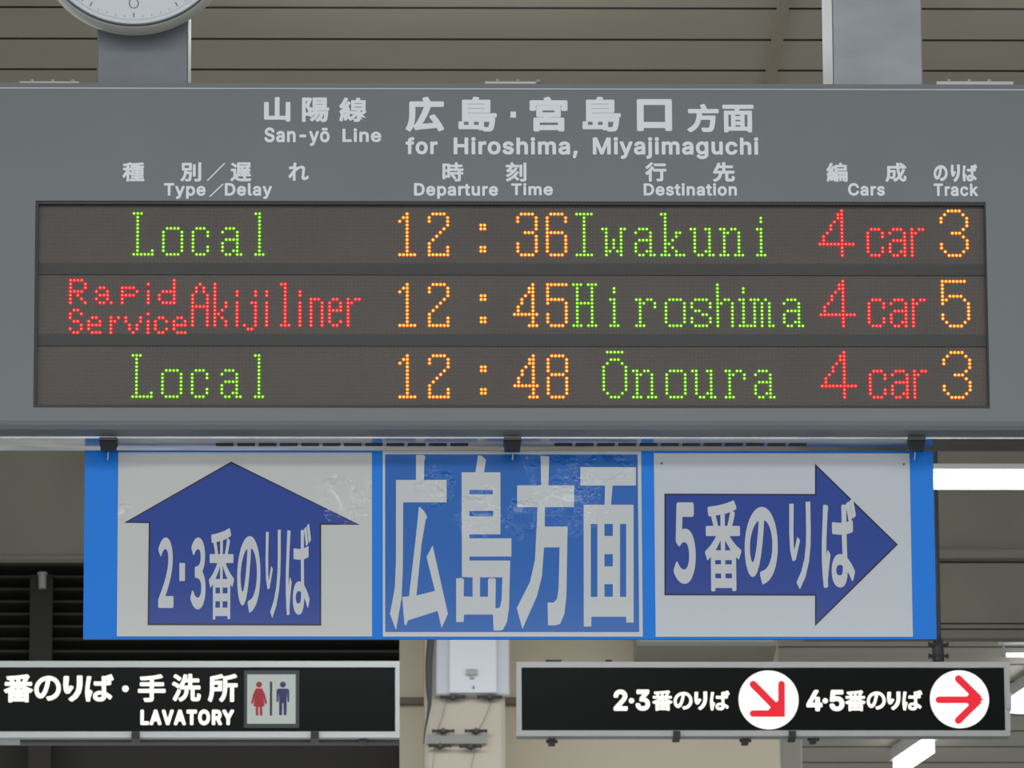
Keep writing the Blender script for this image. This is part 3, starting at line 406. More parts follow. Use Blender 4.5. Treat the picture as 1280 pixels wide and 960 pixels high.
ば@33|1000|148,832 252,823 267,814 274,802 276,786 257,714 234,586 214,434 206,310 208,306 216,324 227,334 240,338 252,337 264,330 310,294 317,282 319,270 243,34 239,-6 242,-46 237,-62 228,-72 216,-77 136,-83 124,-81 116,-76 105,-62 84,30 68,146 63,282 72,450 111,726 118,806 128,824 136,829;972,893 980,888 987,878 1051,734 1054,722 1052,710 1044,696 1032,689 972,668 960,669 948,674 944,672 940,666 960,651 967,634 967,546 963,534 956,525 940,518 848,505 788,500 786,498 790,378 797,254 864,218 932,172 992,122 1000,114 1004,102 1004,90 1000,79 952,5 944,-3 932,-7 920,-7 907,-2 829,66 800,86 779,22 756,-12 724,-42 685,-62 636,-74 588,-78 536,-76 484,-67 440,-51 405,-30 376,-6 353,30 340,66 336,106 340,146 351,178 374,214 401,242 444,269 484,284 532,295 584,298 645,294 647,298 639,490 636,492 568,491 392,497 380,500 368,510 361,526 361,610 366,626 376,637 392,642 572,634 636,636 638,638 638,730 634,802 638,814 648,825 664,831 768,830 780,842 792,848 848,865 860,864 872,858 884,873 896,880 952,897;652,156 628,163 580,167 536,162 511,154 491,142 480,126 477,114 479,102 488,89 505,78 532,69 572,66 608,70 628,79 642,94 650,118;792,752 789,746 787,730 786,646 788,644 828,648 832,650
ば@42|1000|132,-92 112,-84 104,-77 97,-66 75,30 59,146 54,282 63,450 102,730 109,806 115,822 124,832 136,839 152,841 256,831 272,821 284,802 284,782 266,710 243,586 223,434 218,342 220,340 232,346 244,347 264,341 318,298 325,286 328,270 326,258 283,134 251,30 248,-10 251,-46 245,-66 235,-78 220,-86;976,901 986,894 995,882 1059,738 1063,722 1061,706 1052,692 1040,683 966,658 973,646 976,634 976,550 972,532 960,517 940,508 796,491 799,378 806,258 868,226 939,178 1000,127 1010,114 1014,102 1013,86 1008,74 958,-2 948,-11 936,-16 920,-17 904,-11 824,58 804,71 787,18 763,-18 732,-47 688,-71 640,-83 588,-87 536,-85 484,-76 433,-58 400,-38 372,-14 343,30 331,66 327,106 331,146 343,182 368,221 396,249 440,277 480,292 528,303 584,307 636,304 638,306 631,478 628,483 568,482 392,488 372,494 360,506 352,526 352,610 358,630 372,645 392,651 572,643 628,645 629,730 625,802 630,818 644,833 664,840 764,840 776,850 788,856 844,873 856,874 868,871 888,886 944,904 960,906;643,150 624,154 580,158 540,154 512,145 496,134 488,122 486,114 488,106 496,94 509,86 536,78 572,75 604,79 624,87 634,98 641,118;796,719 796,654 816,656 818,658
り@2|1000|468,874 472,871 474,599 464,431 427,271 343,111 228,-5 224,-7 163,55 269,167 344,303 378,451 386,599 383,871;32,852 111,851 97,599 100,423 112,369 116,372 188,510 192,511 234,483 237,479 143,291 140,288 80,278 33,383 18,559 28,847 29,851
り@8|1000|472,880 476,877 478,871 480,603 470,431 432,267 347,107 232,-9 224,-13 162,47 157,55 160,61 264,171 337,303 372,451 380,599 377,871 384,878;28,858 112,858 118,851 103,599 106,423 115,387 116,385 184,515 188,518 196,516 239,487 243,479 147,287 140,282 80,272 72,278 27,379 12,559 22,851
り@32|1000|476,903 492,895 498,887 502,875 504,599 494,427 456,263 366,91 246,-29 232,-36 216,-36 204,-29 140,35 134,47 133,59 140,75 244,184 316,315 348,455 356,603 354,879 364,894 380,902;24,881 116,881 132,873 141,859 142,847 127,599 130,471 132,468 166,531 176,539 188,542 204,539 252,507 263,495 267,483 264,467 166,271 157,263 148,259 84,248 67,251 53,263 6,367 3,379 -12,559 -2,851 1,863 6,871 16,879
り@42|1000|480,913 492,908 502,899 509,887 512,875 514,599 503,423 466,259 372,83 252,-37 232,-46 212,-45 196,-35 134,27 125,43 123,59 126,71 134,83 236,191 306,319 338,459 346,603 343,871 345,883 356,900 376,911;20,891 120,891 140,879 150,863 152,847 137,599 140,505 154,531 164,543 180,551 196,552 212,546 263,511 272,499 277,483 273,463 172,263 163,255 152,250 84,238 72,239 60,243 44,258 -3,363 -7,375 -22,559 -12,851 -10,863 -4,875 8,886
れ@30|1000|1049,65 1041,56 977,5 909,-25 833,-37 789,-32 777,-29 741,-10 709,24 690,72 683,124 723,516 720,540 713,556 705,564 689,571 669,573 621,563 565,536 501,491 440,440 389,388 386,152 390,28 396,-36 395,-48 385,-63 369,-70 273,-70 257,-65 247,-52 244,-40 247,24 249,231 135,68 121,56 105,54 97,57 88,64 32,140 27,156 29,168 33,175 153,332 259,484 263,544 93,521 77,524 65,536 61,548 53,636 57,653 65,662 77,667 149,669 273,684 278,756 275,840 284,856 301,864 405,861 419,856 429,844 432,828 414,692 445,652 448,636 445,624 425,592 469,624 537,665 617,698 693,711 749,703 797,683 839,640 858,596 865,540 827,152 830,128 837,119 853,114 893,122 940,148 993,195 1005,200 1017,199 1029,192 1038,176 1053,84
先@36|1000|73,-113 49,-77 17,-39 13,-21 18,-5 33,9 109,38 165,70 209,107 241,147 265,191 283,243 295,299 297,315 293,318 57,319 45,323 37,330 31,339 28,351 28,435 32,447 37,455 49,464 61,467 125,467 121,467 120,471 80,495 72,511 72,527 77,539 141,639 189,751 224,871 233,884 249,893 265,893 349,875 365,865 373,851 373,835 349,754 449,755 449,883 456,903 465,912 481,918 565,918 577,916 586,911 594,903 600,891 601,755 913,754 926,751 938,743 944,735 948,723 948,639 941,622 925,609 913,607 601,607 601,467 989,467 1005,462 1017,451 1023,435 1023,351 1017,334 1001,321 985,318 741,318 736,315 737,46 749,44 881,45 886,59 891,99 895,175 904,191 917,200 933,202 945,199 981,179 1021,164 1033,151 1038,131 1030,43 1016,-17 987,-69 941,-96 889,-103 737,-103 689,-100 645,-87 633,-81 603,-49 588,-5 585,47 585,315 581,318 457,318 451,315 445,271 429,203 405,131 373,67 329,10 269,-43 197,-87 109,-124 89,-123;209,467 449,467 449,607 293,607 257,539
別@30|1000|527,862 541,850 546,834 546,490 543,476 535,466 519,459 323,459 319,454 316,410 319,406 527,406 543,398 551,386 552,342 538,126 523,2 498,-62 491,-71 455,-98 407,-110 271,-110 258,-106 247,-95 237,-54 221,-14 223,2 231,13 239,18 251,21 379,16 384,18 394,50 406,142 415,274 411,276 299,276 285,206 259,118 223,34 171,-46 107,-111 95,-116 79,-114 68,-106 43,-78 11,-51 5,-38 6,-26 12,-14 62,38 95,86 124,146 146,210 162,278 173,350 182,454 182,458 179,459 91,460 79,468 71,482 70,834 73,846 83,859 99,864 515,864;963,892 971,889 981,882 986,874 989,862 989,22 983,-30 959,-74 923,-98 843,-113 715,-114 703,-108 695,-98 663,-14 663,2 671,16 679,22 691,25 847,24 850,26 851,870 859,883 875,892;703,786 720,778 727,770 730,758 730,170 723,154 707,144 619,143 603,151 597,158 593,170 593,758 599,774 615,785;410,594 410,730 407,734 203,734 203,592 407,591
刻@30|1000|34,-26 32,-18 34,-6 45,9 165,70 273,140 369,222 457,319 529,426 537,433 549,438 561,437 637,406 649,396 654,378 649,362 577,255 515,182 516,178 586,114 662,38 670,26 671,10 666,-2 601,-62 593,-66 581,-67 565,-60 489,21 421,86 417,86 341,23 237,-48 121,-111 105,-111 90,-102;977,900 985,897 994,890 999,882 1002,870 1002,18 996,-30 976,-70 937,-95 865,-109 745,-110 733,-104 725,-94 714,-54 697,-14 697,2 703,14 713,22 725,25 861,24 864,26 865,878 873,891 889,900;105,126 96,134 42,202 39,218 45,234 54,242 161,302 257,373 282,398 277,401 173,394 113,383 97,386 85,398 57,478 56,490 59,498 68,510 97,525 125,550 170,602 205,650 57,650 41,655 30,666 27,678 27,754 33,770 45,779 57,782 281,782 276,798 243,858 241,870 244,882 251,890 261,896 341,918 357,915 367,906 411,834 433,782 629,782 641,780 649,775 657,766 660,754 660,678 654,662 641,652 629,650 369,649 308,566 277,529 403,534 428,570 460,626 469,634 481,637 493,635 573,608 581,599 584,590 584,578 582,570 512,458 431,358 341,270 241,193 137,129 121,123;785,792 793,789 802,782 807,774 810,762 810,170 801,154 785,145 701,145 685,154 679,162 676,174 676,766 685,783 701,792
口@45|1000|949,806 961,790 965,770 965,-54 962,-70 953,-85 941,-94 925,-99 833,-99 817,-95 804,-86 794,-70 791,-58 791,-18 789,-13 261,-13 258,-70 249,-87 233,-99 217,-103 129,-103 113,-98 101,-90 91,-74 88,-58 88,774 92,790 101,804 117,814 133,817 921,817 937,814;791,646 789,648 261,647 260,158 790,158
宮@42|1000|150,-111 140,-97 137,-81 137,259 143,279 158,293 174,299 398,299 402,301 404,307 402,309 250,309 230,317 217,331 212,351 212,619 215,635 222,647 238,659 254,662 798,662 814,658 825,651 836,635 839,619 839,351 837,339 831,327 818,315 802,309 590,309 584,307 582,299 886,299 902,295 917,283 924,271 926,259 926,-77 923,-93 915,-105 902,-115 890,-119 798,-119 786,-115 774,-106 766,-95 762,-81 758,-80 302,-80 294,-101 288,-109 278,-117 266,-122 174,-123 162,-119;299,143 299,79 302,74 762,75 762,143 758,146 302,146;371,511 371,463 374,458 674,458 676,463 676,511 674,513 374,513;1008,531 1002,519 994,511 974,502 886,502 874,505 862,512 853,523 847,539 846,667 206,667 205,543 203,531 197,519 186,509 170,503 86,502 74,504 62,510 54,517 48,527 44,539 44,783 46,795 52,807 60,815 70,821 82,824 414,824 418,827 406,851 403,867 407,883 415,895 430,905 522,931 542,927 558,915 606,827 610,824 978,823 990,818 998,811 1006,799 1010,787 1010,543
山@42|1000|965,-112 953,-119 941,-122 857,-122 841,-119 826,-108 818,-96 815,-84 815,-48 813,-44 113,-44 97,-41 85,-33 75,-20 71,0 71,664 74,680 82,692 93,701 109,706 197,706 209,703 221,696 229,687 234,676 236,664 237,120 441,120 442,880 447,892 453,900 465,909 477,913 569,913 581,910 591,904 603,888 607,872 607,124 609,120 813,120 815,124 816,676 822,688 829,696 841,704 853,707 941,707 954,704 966,696 977,681 980,664 980,-80 977,-96
島@32|1000|76,-35 71,-27 69,-15 71,165 78,177 93,186 161,187 164,189 160,197 158,209 158,797 160,809 168,821 177,827 189,830 409,830 413,833 440,905 449,914 465,919 565,905 577,900 586,889 590,873 587,861 572,833 577,830 837,830 849,828 859,821 867,809 869,797 869,477 866,461 856,449 837,443 305,443 300,441 300,433 305,431 1001,430 1018,421 1026,405 1027,333 1023,321 1017,313 1001,305 957,303 301,303 300,301 957,300 973,296 984,285 989,269 969,77 950,-19 918,-79 881,-105 837,-115 709,-114 697,-110 688,-103 677,-79 605,-79 593,-77 579,-67 569,-47 101,-47 89,-45;837,175 709,175 705,173 708,161 709,18 797,13 805,14 809,17 818,37 831,97 839,173;199,173 205,157 205,81 321,81 321,173 317,175 205,175;575,173 569,175 461,175 457,173 457,81 571,81 572,161;727,573 725,575 305,575 301,574 300,569 301,565 725,565;727,705 725,707 305,707 300,705 300,697 305,694 721,694 727,697
広@45|1000|8,-65 0,-49 0,-29 48,75 74,167 89,267 96,367 98,459 98,743 103,763 116,778 128,784 144,787 488,787 455,851 455,871 462,887 472,898 484,904 576,929 596,924 612,911 656,834 676,790 680,787 996,787 1016,782 1029,771 1037,759 1040,747 1039,659 1031,639 1023,631 1012,624 996,621 672,621 670,619 675,603 674,583 596,386 507,199 458,111 460,109 752,137 753,139 724,187 648,295 643,307 641,323 648,343 664,358 744,393 760,395 772,392 784,386 792,378 887,247 974,107 1036,-25 1038,-41 1035,-53 1028,-65 1020,-73 932,-116 916,-119 900,-116 887,-109 876,-97 840,-17 412,-62 280,-85 260,-78 247,-65 212,24 208,23 200,-1 150,-105 140,-116 128,-123 108,-126 92,-121 56,-95 20,-76;224,70 249,87 269,115 298,163 352,266 430,435 498,619 496,621 272,621 267,619 267,463 264,355 254,239 236,123 223,75
成@30|1000|13,-55 8,-43 9,-31 54,57 79,141 96,233 103,325 104,705 107,717 117,729 134,734 542,734 546,737 541,881 546,897 554,906 566,911 654,911 666,908 678,897 683,885 684,857 686,854 734,902 750,908 766,905 874,844 961,781 968,773 972,761 971,749 963,737 966,734 1006,733 1016,729 1024,721 1029,705 1029,625 1023,609 1010,599 998,597 698,597 696,593 715,433 734,342 746,361 791,453 829,557 838,569 850,574 862,574 942,554 954,548 962,537 965,529 964,517 911,381 847,257 785,165 801,125 827,81 851,53 870,39 882,36 889,45 900,89 910,205 919,221 934,229 950,227 990,197 1022,181 1030,174 1035,165 1037,153 1027,57 1009,-15 983,-63 976,-71 942,-95 930,-100 882,-107 826,-97 778,-72 734,-31 697,21 682,46 644,9 570,-51 482,-108 466,-108 454,-101 391,-31 387,-23 386,-11 390,1 397,9 490,67 566,128 626,189 595,309 570,457 554,597 246,597 246,521 250,518 486,518 502,513 513,501 516,485 509,265 500,153 482,93 475,81 438,52 394,40 334,39 258,41 246,46 236,57 227,101 222,113 218,114 214,93 181,-11 130,-106 122,-115 106,-121 90,-118 54,-86 20,-63;374,385 246,385 244,309 230,173 242,175 350,170 361,173 367,193 374,273 378,381;800,737 690,804 685,805 687,737 690,734 794,734
所@32|1000|6,-57 0,-46 -1,-30 34,58 53,142 65,234 70,326 71,410 71,778 73,790 82,802 98,810 230,830 350,856 458,892 474,890 486,882 546,804 690,831 818,863 926,901 942,901 954,894 1014,818 1017,810 1018,798 1013,786 1006,778 998,773 890,737 774,709 674,690 674,558 1010,558 1027,550 1037,534 1038,450 1035,438 1030,430 1022,423 1010,419 918,419 915,414 915,-82 912,-94 906,-103 898,-109 886,-113 802,-113 785,-106 774,-90 773,414 770,419 674,418 673,362 668,294 660,226 645,154 624,82 597,18 554,-53 506,-110 494,-117 482,-118 464,-110 435,-82 402,-57 394,-46 392,-30 396,-18 441,38 469,86 492,138 509,198 519,254 525,314 529,426 529,758 526,764 422,731 306,706 218,693 213,690 213,654 218,651 466,651 478,648 490,638 494,630 496,618 494,298 483,282 466,276 210,275 196,138 179,54 156,-26 123,-102 116,-110 106,-116 94,-118 82,-115;357,414 356,514 213,514 214,412 354,411
手@33|1000|281,-111 269,-104 263,-96 248,-56 228,-16 225,-4 228,12 241,26 257,31 449,30 453,32 453,228 45,229 29,238 20,256 21,344 29,361 37,367 49,371 453,372 453,472 449,475 113,477 100,484 91,500 90,584 92,596 100,608 109,614 121,617 449,617 453,620 453,708 449,710 313,698 133,691 117,700 110,712 90,784 89,796 94,808 105,819 117,824 381,842 629,870 833,914 853,910 862,904 925,833 928,824 929,812 921,795 905,785 753,750 601,726 600,620 605,617 941,617 953,615 967,604 974,588 974,508 972,496 961,482 953,477 941,475 601,474 600,372 1009,370 1025,361 1033,344 1034,260 1029,244 1017,232 1001,228 601,228 599,20 592,-32 567,-72 521,-98 433,-111 293,-113
方@42|1000|79,-118 50,-82 12,-46 6,-30 8,-10 15,2 24,10 116,68 176,127 226,198 260,274 285,358 301,446 313,578 312,582 72,582 52,587 35,602 29,622 29,706 35,722 44,733 56,740 72,743 468,743 470,746 465,758 422,846 420,862 423,874 432,888 444,897 524,929 540,931 560,925 574,910 620,826 656,743 984,743 1000,739 1013,730 1021,718 1025,706 1025,618 1016,598 1008,590 996,584 984,582 484,582 483,578 477,502 480,498 884,498 904,490 918,474 922,462 922,450 906,258 892,134 876,46 856,-14 823,-66 788,-93 756,-106 708,-114 628,-116 524,-111 508,-107 496,-98 488,-86 478,-46 457,-2 456,10 459,22 472,40 484,47 496,49 608,43 676,42 692,43 695,46 713,82 734,190 748,334 744,337 456,337 451,334 443,298 423,230 394,158 360,93 316,31 263,-26 196,-80 120,-126 100,-128 88,-124
時@30|1000|58,17 53,25 50,37 50,813 52,825 61,837 68,841 80,844 380,844 396,839 406,829 410,817 412,757 410,589 412,584 633,585 632,657 440,657 424,663 415,673 412,685 412,757 414,769 420,777 436,786 632,788 634,889 640,902 652,911 664,913 744,913 761,905 768,897 771,885 772,788 968,787 980,784 990,777 998,761 998,685 995,673 983,661 968,657 772,657 771,653 772,584 1016,584 1032,577 1039,569 1043,557 1043,477 1040,469 1032,459 1016,452 912,452 909,449 909,397 912,393 1004,393 1016,390 1026,381 1032,365 1032,293 1029,281 1024,273 1008,264 912,263 909,261 909,5 903,-39 888,-69 880,-78 844,-98 772,-111 664,-113 647,-107 638,-95 626,-55 610,-15 609,-7 612,5 592,6 577,17 521,109 440,207 437,221 440,233 448,243 478,261 472,263 412,263 410,261 410,121 407,109 396,98 380,93 184,93 183,33 178,21 168,11 156,7 80,7 68,10;566,261 608,216 657,153 697,85 697,69 691,57 642,25 648,22 768,21 771,25 771,261 768,263 572,263;184,406 183,225 276,225 276,405 272,407;771,449 768,452 412,452 410,449 410,397 412,393 768,393 771,397;184,711 184,539 272,538 276,541 276,709 272,712
洗@32|1000|9,543 16,555 64,615 76,621 92,621 208,559 293,499 302,487 304,475 328,478 330,479 304,495 297,503 292,515 293,527 353,635 396,747 426,875 432,887 444,896 460,899 544,883 559,875 567,863 569,847 542,743 544,741 596,741 598,743 598,883 604,901 616,911 628,914 708,914 724,910 735,899 740,887 740,743 744,741 968,741 986,735 997,719 999,631 993,615 980,605 968,602 744,602 740,599 740,479 1012,478 1028,471 1037,459 1040,447 1040,367 1036,355 1024,343 1008,339 832,339 830,335 830,35 836,32 908,32 911,35 917,63 922,163 928,178 939,187 952,191 964,189 1000,169 1038,155 1048,147 1055,131 1049,43 1036,-21 1016,-64 1008,-73 976,-95 928,-103 816,-103 776,-100 740,-88 728,-81 705,-53 691,-9 689,35 688,339 616,339 599,211 580,139 555,75 519,19 468,-36 408,-79 332,-115 316,-117 304,-112 296,-105 276,-73 247,-41 242,-29 243,-13 248,-3 256,4 320,33 364,63 403,103 428,143 446,187 460,243 470,335 468,339 320,339 304,344 293,355 289,367 288,442 246,387 228,380 212,383 124,448 20,509 10,523;248,349 259,343 320,295 328,281 328,265 250,83 168,-85 162,-93 152,-100 132,-102 120,-97 48,-45 39,-29 39,-13 125,147 212,335 219,343 228,348;431,479 596,478 598,483 598,599 592,602 496,601 465,535;59,827 66,839 118,895 132,901 148,900 254,839 336,775 347,759 347,739 340,727 288,663 276,657 260,657 248,663 168,730 68,793 59,807
番@14|1000|192,-97 188,-93 185,-85 185,283 93,242 85,241 77,245 53,279 27,307 23,319 27,327 33,330 162,383 285,452 358,507 65,508 53,513 50,523 50,591 57,601 65,603 269,603 248,647 203,715 201,726 141,724 129,729 109,795 111,807 121,813 381,828 633,852 837,884 849,881 904,819 906,807 897,798 788,779 778,775 853,754 860,747 861,739 810,655 777,607 777,603 993,602 998,599 1002,591 1002,523 1000,515 989,508 690,507 761,457 889,391 1021,343 1030,335 1029,323 969,251 957,251 885,279 882,275 882,-81 879,-89 869,-95 785,-94 777,-88 775,-65 769,-62 293,-62 288,-65 287,-89 285,-94 277,-99 201,-99;471,95 469,97 289,96 288,31 293,28 469,28 471,31;775,95 773,97 577,97 575,95 575,31 581,28 773,28 775,31;471,183 471,239 469,244 288,243 289,182 469,181;775,183 775,239 773,244 576,243 575,183 577,181 773,181;281,335 469,335 469,475 415,427 333,367 287,339 285,335;773,335 769,335 767,339 721,366 629,430 577,478 575,475 575,339 577,335;312,731 347,679 385,603 469,603 469,739 465,742;749,771 576,751 575,607 577,603 657,603 661,606 709,687
番@22|1000|189,-105 181,-97 177,-85 177,271 96,235 81,234 72,239 46,275 20,303 16,311 16,323 21,332 29,337 157,389 281,459 334,499 65,500 53,503 45,511 42,523 42,591 45,600 53,608 65,611 253,611 255,615 241,644 193,718 137,716 124,723 119,731 100,795 104,811 113,819 121,821 381,836 633,860 837,892 845,891 853,888 911,823 915,807 909,796 901,791 812,775 860,759 867,751 869,739 864,727 792,615 793,611 989,611 997,609 1005,603 1010,591 1009,515 1001,504 989,500 715,499 766,463 893,398 1025,350 1035,343 1039,331 1038,323 1033,315 1005,284 981,251 973,244 957,243 893,268 890,263 890,-81 886,-93 877,-101 869,-103 785,-103 777,-99 771,-93 767,-85 767,-73 761,-70 301,-70 296,-73 296,-89 293,-96 281,-106 201,-107;463,87 461,89 297,88 296,39 301,36 461,36 463,39;767,87 765,89 585,89 583,87 583,39 589,36 765,36 767,39;463,191 463,231 461,236 296,235 297,190 461,189;767,191 767,231 765,236 584,235 583,191 585,189 765,189;313,343 461,343 461,455 457,454 421,422;741,343 625,423 584,459 583,347 585,343;461,611 461,731 457,733 333,726 327,723 353,685 389,612;733,762 583,743 583,615 585,611 653,611 702,691 735,759
番@30|1000|885,-106 869,-111 781,-110 767,-101 762,-93 759,-81 753,-78 309,-78 304,-81 303,-93 297,-104 281,-114 197,-115 185,-112 177,-105 172,-97 169,-85 169,255 165,257 97,227 85,225 76,227 65,235 41,268 13,299 8,311 8,323 13,335 22,343 153,396 273,464 310,491 61,492 49,496 38,507 34,519 34,591 37,603 49,615 65,619 241,619 242,623 233,641 189,708 185,710 137,708 125,712 117,719 111,731 92,795 95,811 104,823 121,829 381,844 633,868 841,900 853,897 861,891 915,831 920,823 923,811 920,799 913,789 901,782 860,775 851,771 865,765 873,756 877,743 875,731 805,619 989,619 1001,616 1013,606 1018,591 1018,519 1014,507 1005,497 989,492 740,491 773,468 897,405 1029,357 1038,351 1046,339 1046,323 1041,312 1011,279 985,244 977,237 969,235 957,235 899,255 898,-81 895,-93;455,79 453,81 305,80 304,47 309,44 453,44 455,47;759,79 757,81 593,81 591,79 591,47 597,44 757,44 759,47;455,199 455,223 453,228 304,227 305,198 453,197;759,199 759,223 757,228 593,228 591,223 591,199 593,197 757,197;341,351 453,351 453,439 426,415;713,351 709,351 708,355 621,416 593,442 591,439 591,355 593,351;453,619 453,723 449,725 345,718 342,715 361,687 393,623 397,619;722,751 717,752 593,737 591,735 591,623 593,619 649,619 695,695
番@35|1000|889,-109 881,-113 869,-116 781,-115 764,-105 758,-97 754,-85 749,-83 313,-83 309,-85 307,-97 299,-109 281,-119 197,-120 185,-117 173,-108 166,-97 164,-85 164,247 161,250 97,221 85,220 73,223 61,232 37,265 9,296 3,307 3,323 9,338 21,348 153,402 273,470 291,483 293,487 61,487 45,493 33,506 29,519 29,591 34,607 45,618 61,624 229,624 235,627 185,704 133,704 121,709 111,719 87,795 89,811 101,827 121,834 381,849 633,873 841,905 853,902 864,895 918,835 924,827 928,815 924,795 917,786 905,778 866,771 874,763 881,751 881,731 816,627 821,624 989,624 1005,620 1017,609 1022,595 1023,519 1020,507 1009,494 1001,490 989,487 757,487 773,474 897,411 1033,361 1045,351 1051,339 1051,323 1046,311 1015,275 989,241 981,234 969,230 957,230 905,249 903,247 903,-81 899,-97;450,75 313,76 309,75 309,51 313,49 449,50;596,75 596,51 601,49 749,49 754,51 753,76;450,203 449,223 309,223 309,203 313,202;596,203 753,202 754,219 753,223 597,223;358,359 365,356 445,356 448,359 448,423 445,425;694,359 617,413 597,431 597,357 689,356;445,624 448,627 447,719 353,714 351,711 365,691 397,626 401,624;713,743 709,746 597,732 597,625 645,624 649,627 692,699
種@30|1000|23,802 37,811 161,834 273,862 377,898 389,896 397,892 436,850 441,849 613,859 793,876 941,900 953,898 961,894 1019,822 1022,806 1013,789 997,780 885,761 781,748 779,746 779,730 785,727 993,727 1005,725 1017,716 1024,702 1024,630 1021,618 1009,606 997,602 781,602 779,594 781,592 977,592 989,587 998,578 1003,562 1002,218 993,203 977,195 781,195 779,182 785,179 977,179 989,177 1001,168 1008,154 1007,78 997,63 981,56 781,56 779,54 779,38 781,33 1013,33 1027,30 1037,22 1044,6 1044,-66 1036,-82 1025,-90 1013,-92 385,-92 369,-89 358,-78 353,-66 353,2 357,18 370,30 385,33 642,34 643,54 641,56 445,56 429,59 418,70 413,86 413,154 422,170 429,176 441,179 641,179 643,190 641,195 449,196 441,198 432,206 427,214 425,226 405,212 389,212 373,222 333,279 330,274 329,-90 321,-103 305,-112 221,-112 205,-106 196,-94 193,-82 193,246 193,242 189,241 149,168 94,90 81,80 73,78 61,79 46,90 26,130 3,166 -1,182 4,198 73,290 134,402 166,482 49,483 32,490 25,498 21,510 21,586 24,598 33,610 49,616 189,616 193,618 193,710 189,712 69,692 53,696 41,710 31,742 16,774 16,790;555,334 557,314 641,314 643,318 641,338 557,338;779,334 781,314 869,314 870,318 869,338 781,338;425,366 425,482 331,482 332,458;643,470 637,473 557,473 555,470 555,454 557,450 641,450;779,470 781,450 869,450 870,454 870,470 865,473 785,473;643,594 641,602 461,602 459,598 461,594 465,592 641,592;333,616 381,616 384,618 381,634 381,698 384,710 390,718 401,725 429,727 436,730 423,742 413,768 330,742 330,622;506,730 545,727 637,727 641,727 643,734 641,737 637,737
線@32|1000|1040,7 1010,-25 981,-63 969,-69 953,-69 941,-63 890,-25 845,18 797,77 793,79 793,83 793,3 790,-37 776,-69 769,-79 737,-102 677,-114 585,-117 573,-115 561,-107 554,-97 544,-57 530,-21 530,-5 534,7 541,14 553,18 653,19 653,177 621,115 569,43 508,-17 437,-64 421,-66 405,-59 357,-1 349,13 333,13 319,19 307,35 305,45 303,39 308,-21 304,-33 297,-41 285,-48 217,-60 205,-59 197,-55 187,-45 182,-33 175,79 173,94 169,102 160,47 130,-73 121,-88 109,-95 93,-96 25,-72 13,-63 6,-49 5,-37 36,79 58,219 45,231 40,239 12,319 12,335 22,351 59,375 97,418 137,471 105,467 65,457 53,458 43,463 32,479 7,551 5,567 13,583 44,607 102,691 152,787 198,895 206,907 221,915 241,913 317,882 328,871 333,855 329,839 256,695 207,615 209,613 233,615 265,669 305,743 312,751 321,755 337,756 349,752 417,711 425,704 429,695 431,683 428,671 354,547 333,515 357,513 367,507 374,499 421,341 437,345 601,345 617,347 649,338 654,339 653,368 473,368 457,374 447,387 444,399 444,771 448,787 457,797 473,803 613,803 645,899 657,911 673,915 769,895 785,885 792,871 793,859 769,803 957,803 969,800 977,794 985,783 987,771 987,399 982,383 970,371 1013,335 1019,323 1020,311 1016,299 1009,291 885,183 915,143 968,91 1037,45 1045,27 1044,15;521,215 433,215 422,219 409,227 383,219 405,155 423,91 425,90 449,110 485,151 519,203 522,211;126,235 169,222 185,230 245,240 265,239 276,247 301,255 305,259 301,264;891,367 795,367 812,315 821,296 853,325;241,387 274,391 265,417;847,523 845,525 585,525 581,523 581,495 845,495 847,499;847,651 845,676 581,675 581,651 585,649 845,649
編@30|1000|1005,-72 985,-89 973,-94 937,-104 885,-106 873,-103 864,-96 859,-88 853,-68 789,-67 774,-60 767,-52 763,-40 763,104 761,109 733,108 733,-44 724,-60 709,-68 645,-69 633,-64 623,-52 620,-40 620,104 617,109 589,109 586,104 586,-76 578,-92 565,-101 493,-102 477,-95 471,-88 466,-76 465,-19 447,-72 442,-80 433,-88 425,-90 413,-90 405,-88 335,-40 331,-32 329,-20 339,12 337,14 325,11 313,12 305,16 297,24 294,20 297,-20 293,-30 285,-39 273,-44 213,-55 196,-52 186,-44 180,-32 169,98 165,96 157,48 126,-72 119,-84 105,-93 89,-93 25,-69 13,-60 8,-48 8,-36 39,80 61,220 47,232 42,240 17,312 16,328 25,344 61,370 96,412 138,472 133,474 105,470 65,459 53,460 45,464 37,472 33,480 9,552 8,564 17,580 43,600 68,636 98,688 146,784 189,894 197,905 209,912 225,912 297,883 313,872 319,856 316,840 247,696 197,608 227,612 293,740 306,752 317,755 329,753 401,712 403,716 404,776 410,788 421,796 433,799 637,799 635,808 609,863 608,872 611,884 617,892 629,900 697,916 713,916 721,912 729,904 762,840 778,800 957,799 969,796 979,788 984,780 986,768 986,516 983,504 973,493 957,488 533,488 531,484 531,456 533,450 993,450 1005,447 1013,440 1018,432 1021,420 1021,-12 1018,-44;901,9 902,108 877,109 876,12 881,9;381,166 389,220 385,223 364,216;119,232 165,223 181,231 237,239 249,238 265,248 297,256 301,260 297,265 133,239 124,236;589,331 586,328 586,236 589,233 617,233 620,236 620,328 617,331;761,331 737,331 733,328 733,236 737,233 761,233 763,236 763,328;881,233 897,233 902,236 902,328 897,331 881,331 876,328 876,236;401,377 403,480 403,648 401,656 343,552 315,508 337,511 345,510 356,504 363,496;230,384 233,381 271,388 261,421 257,420;859,672 853,675 533,675 531,672 532,612 857,611 859,616
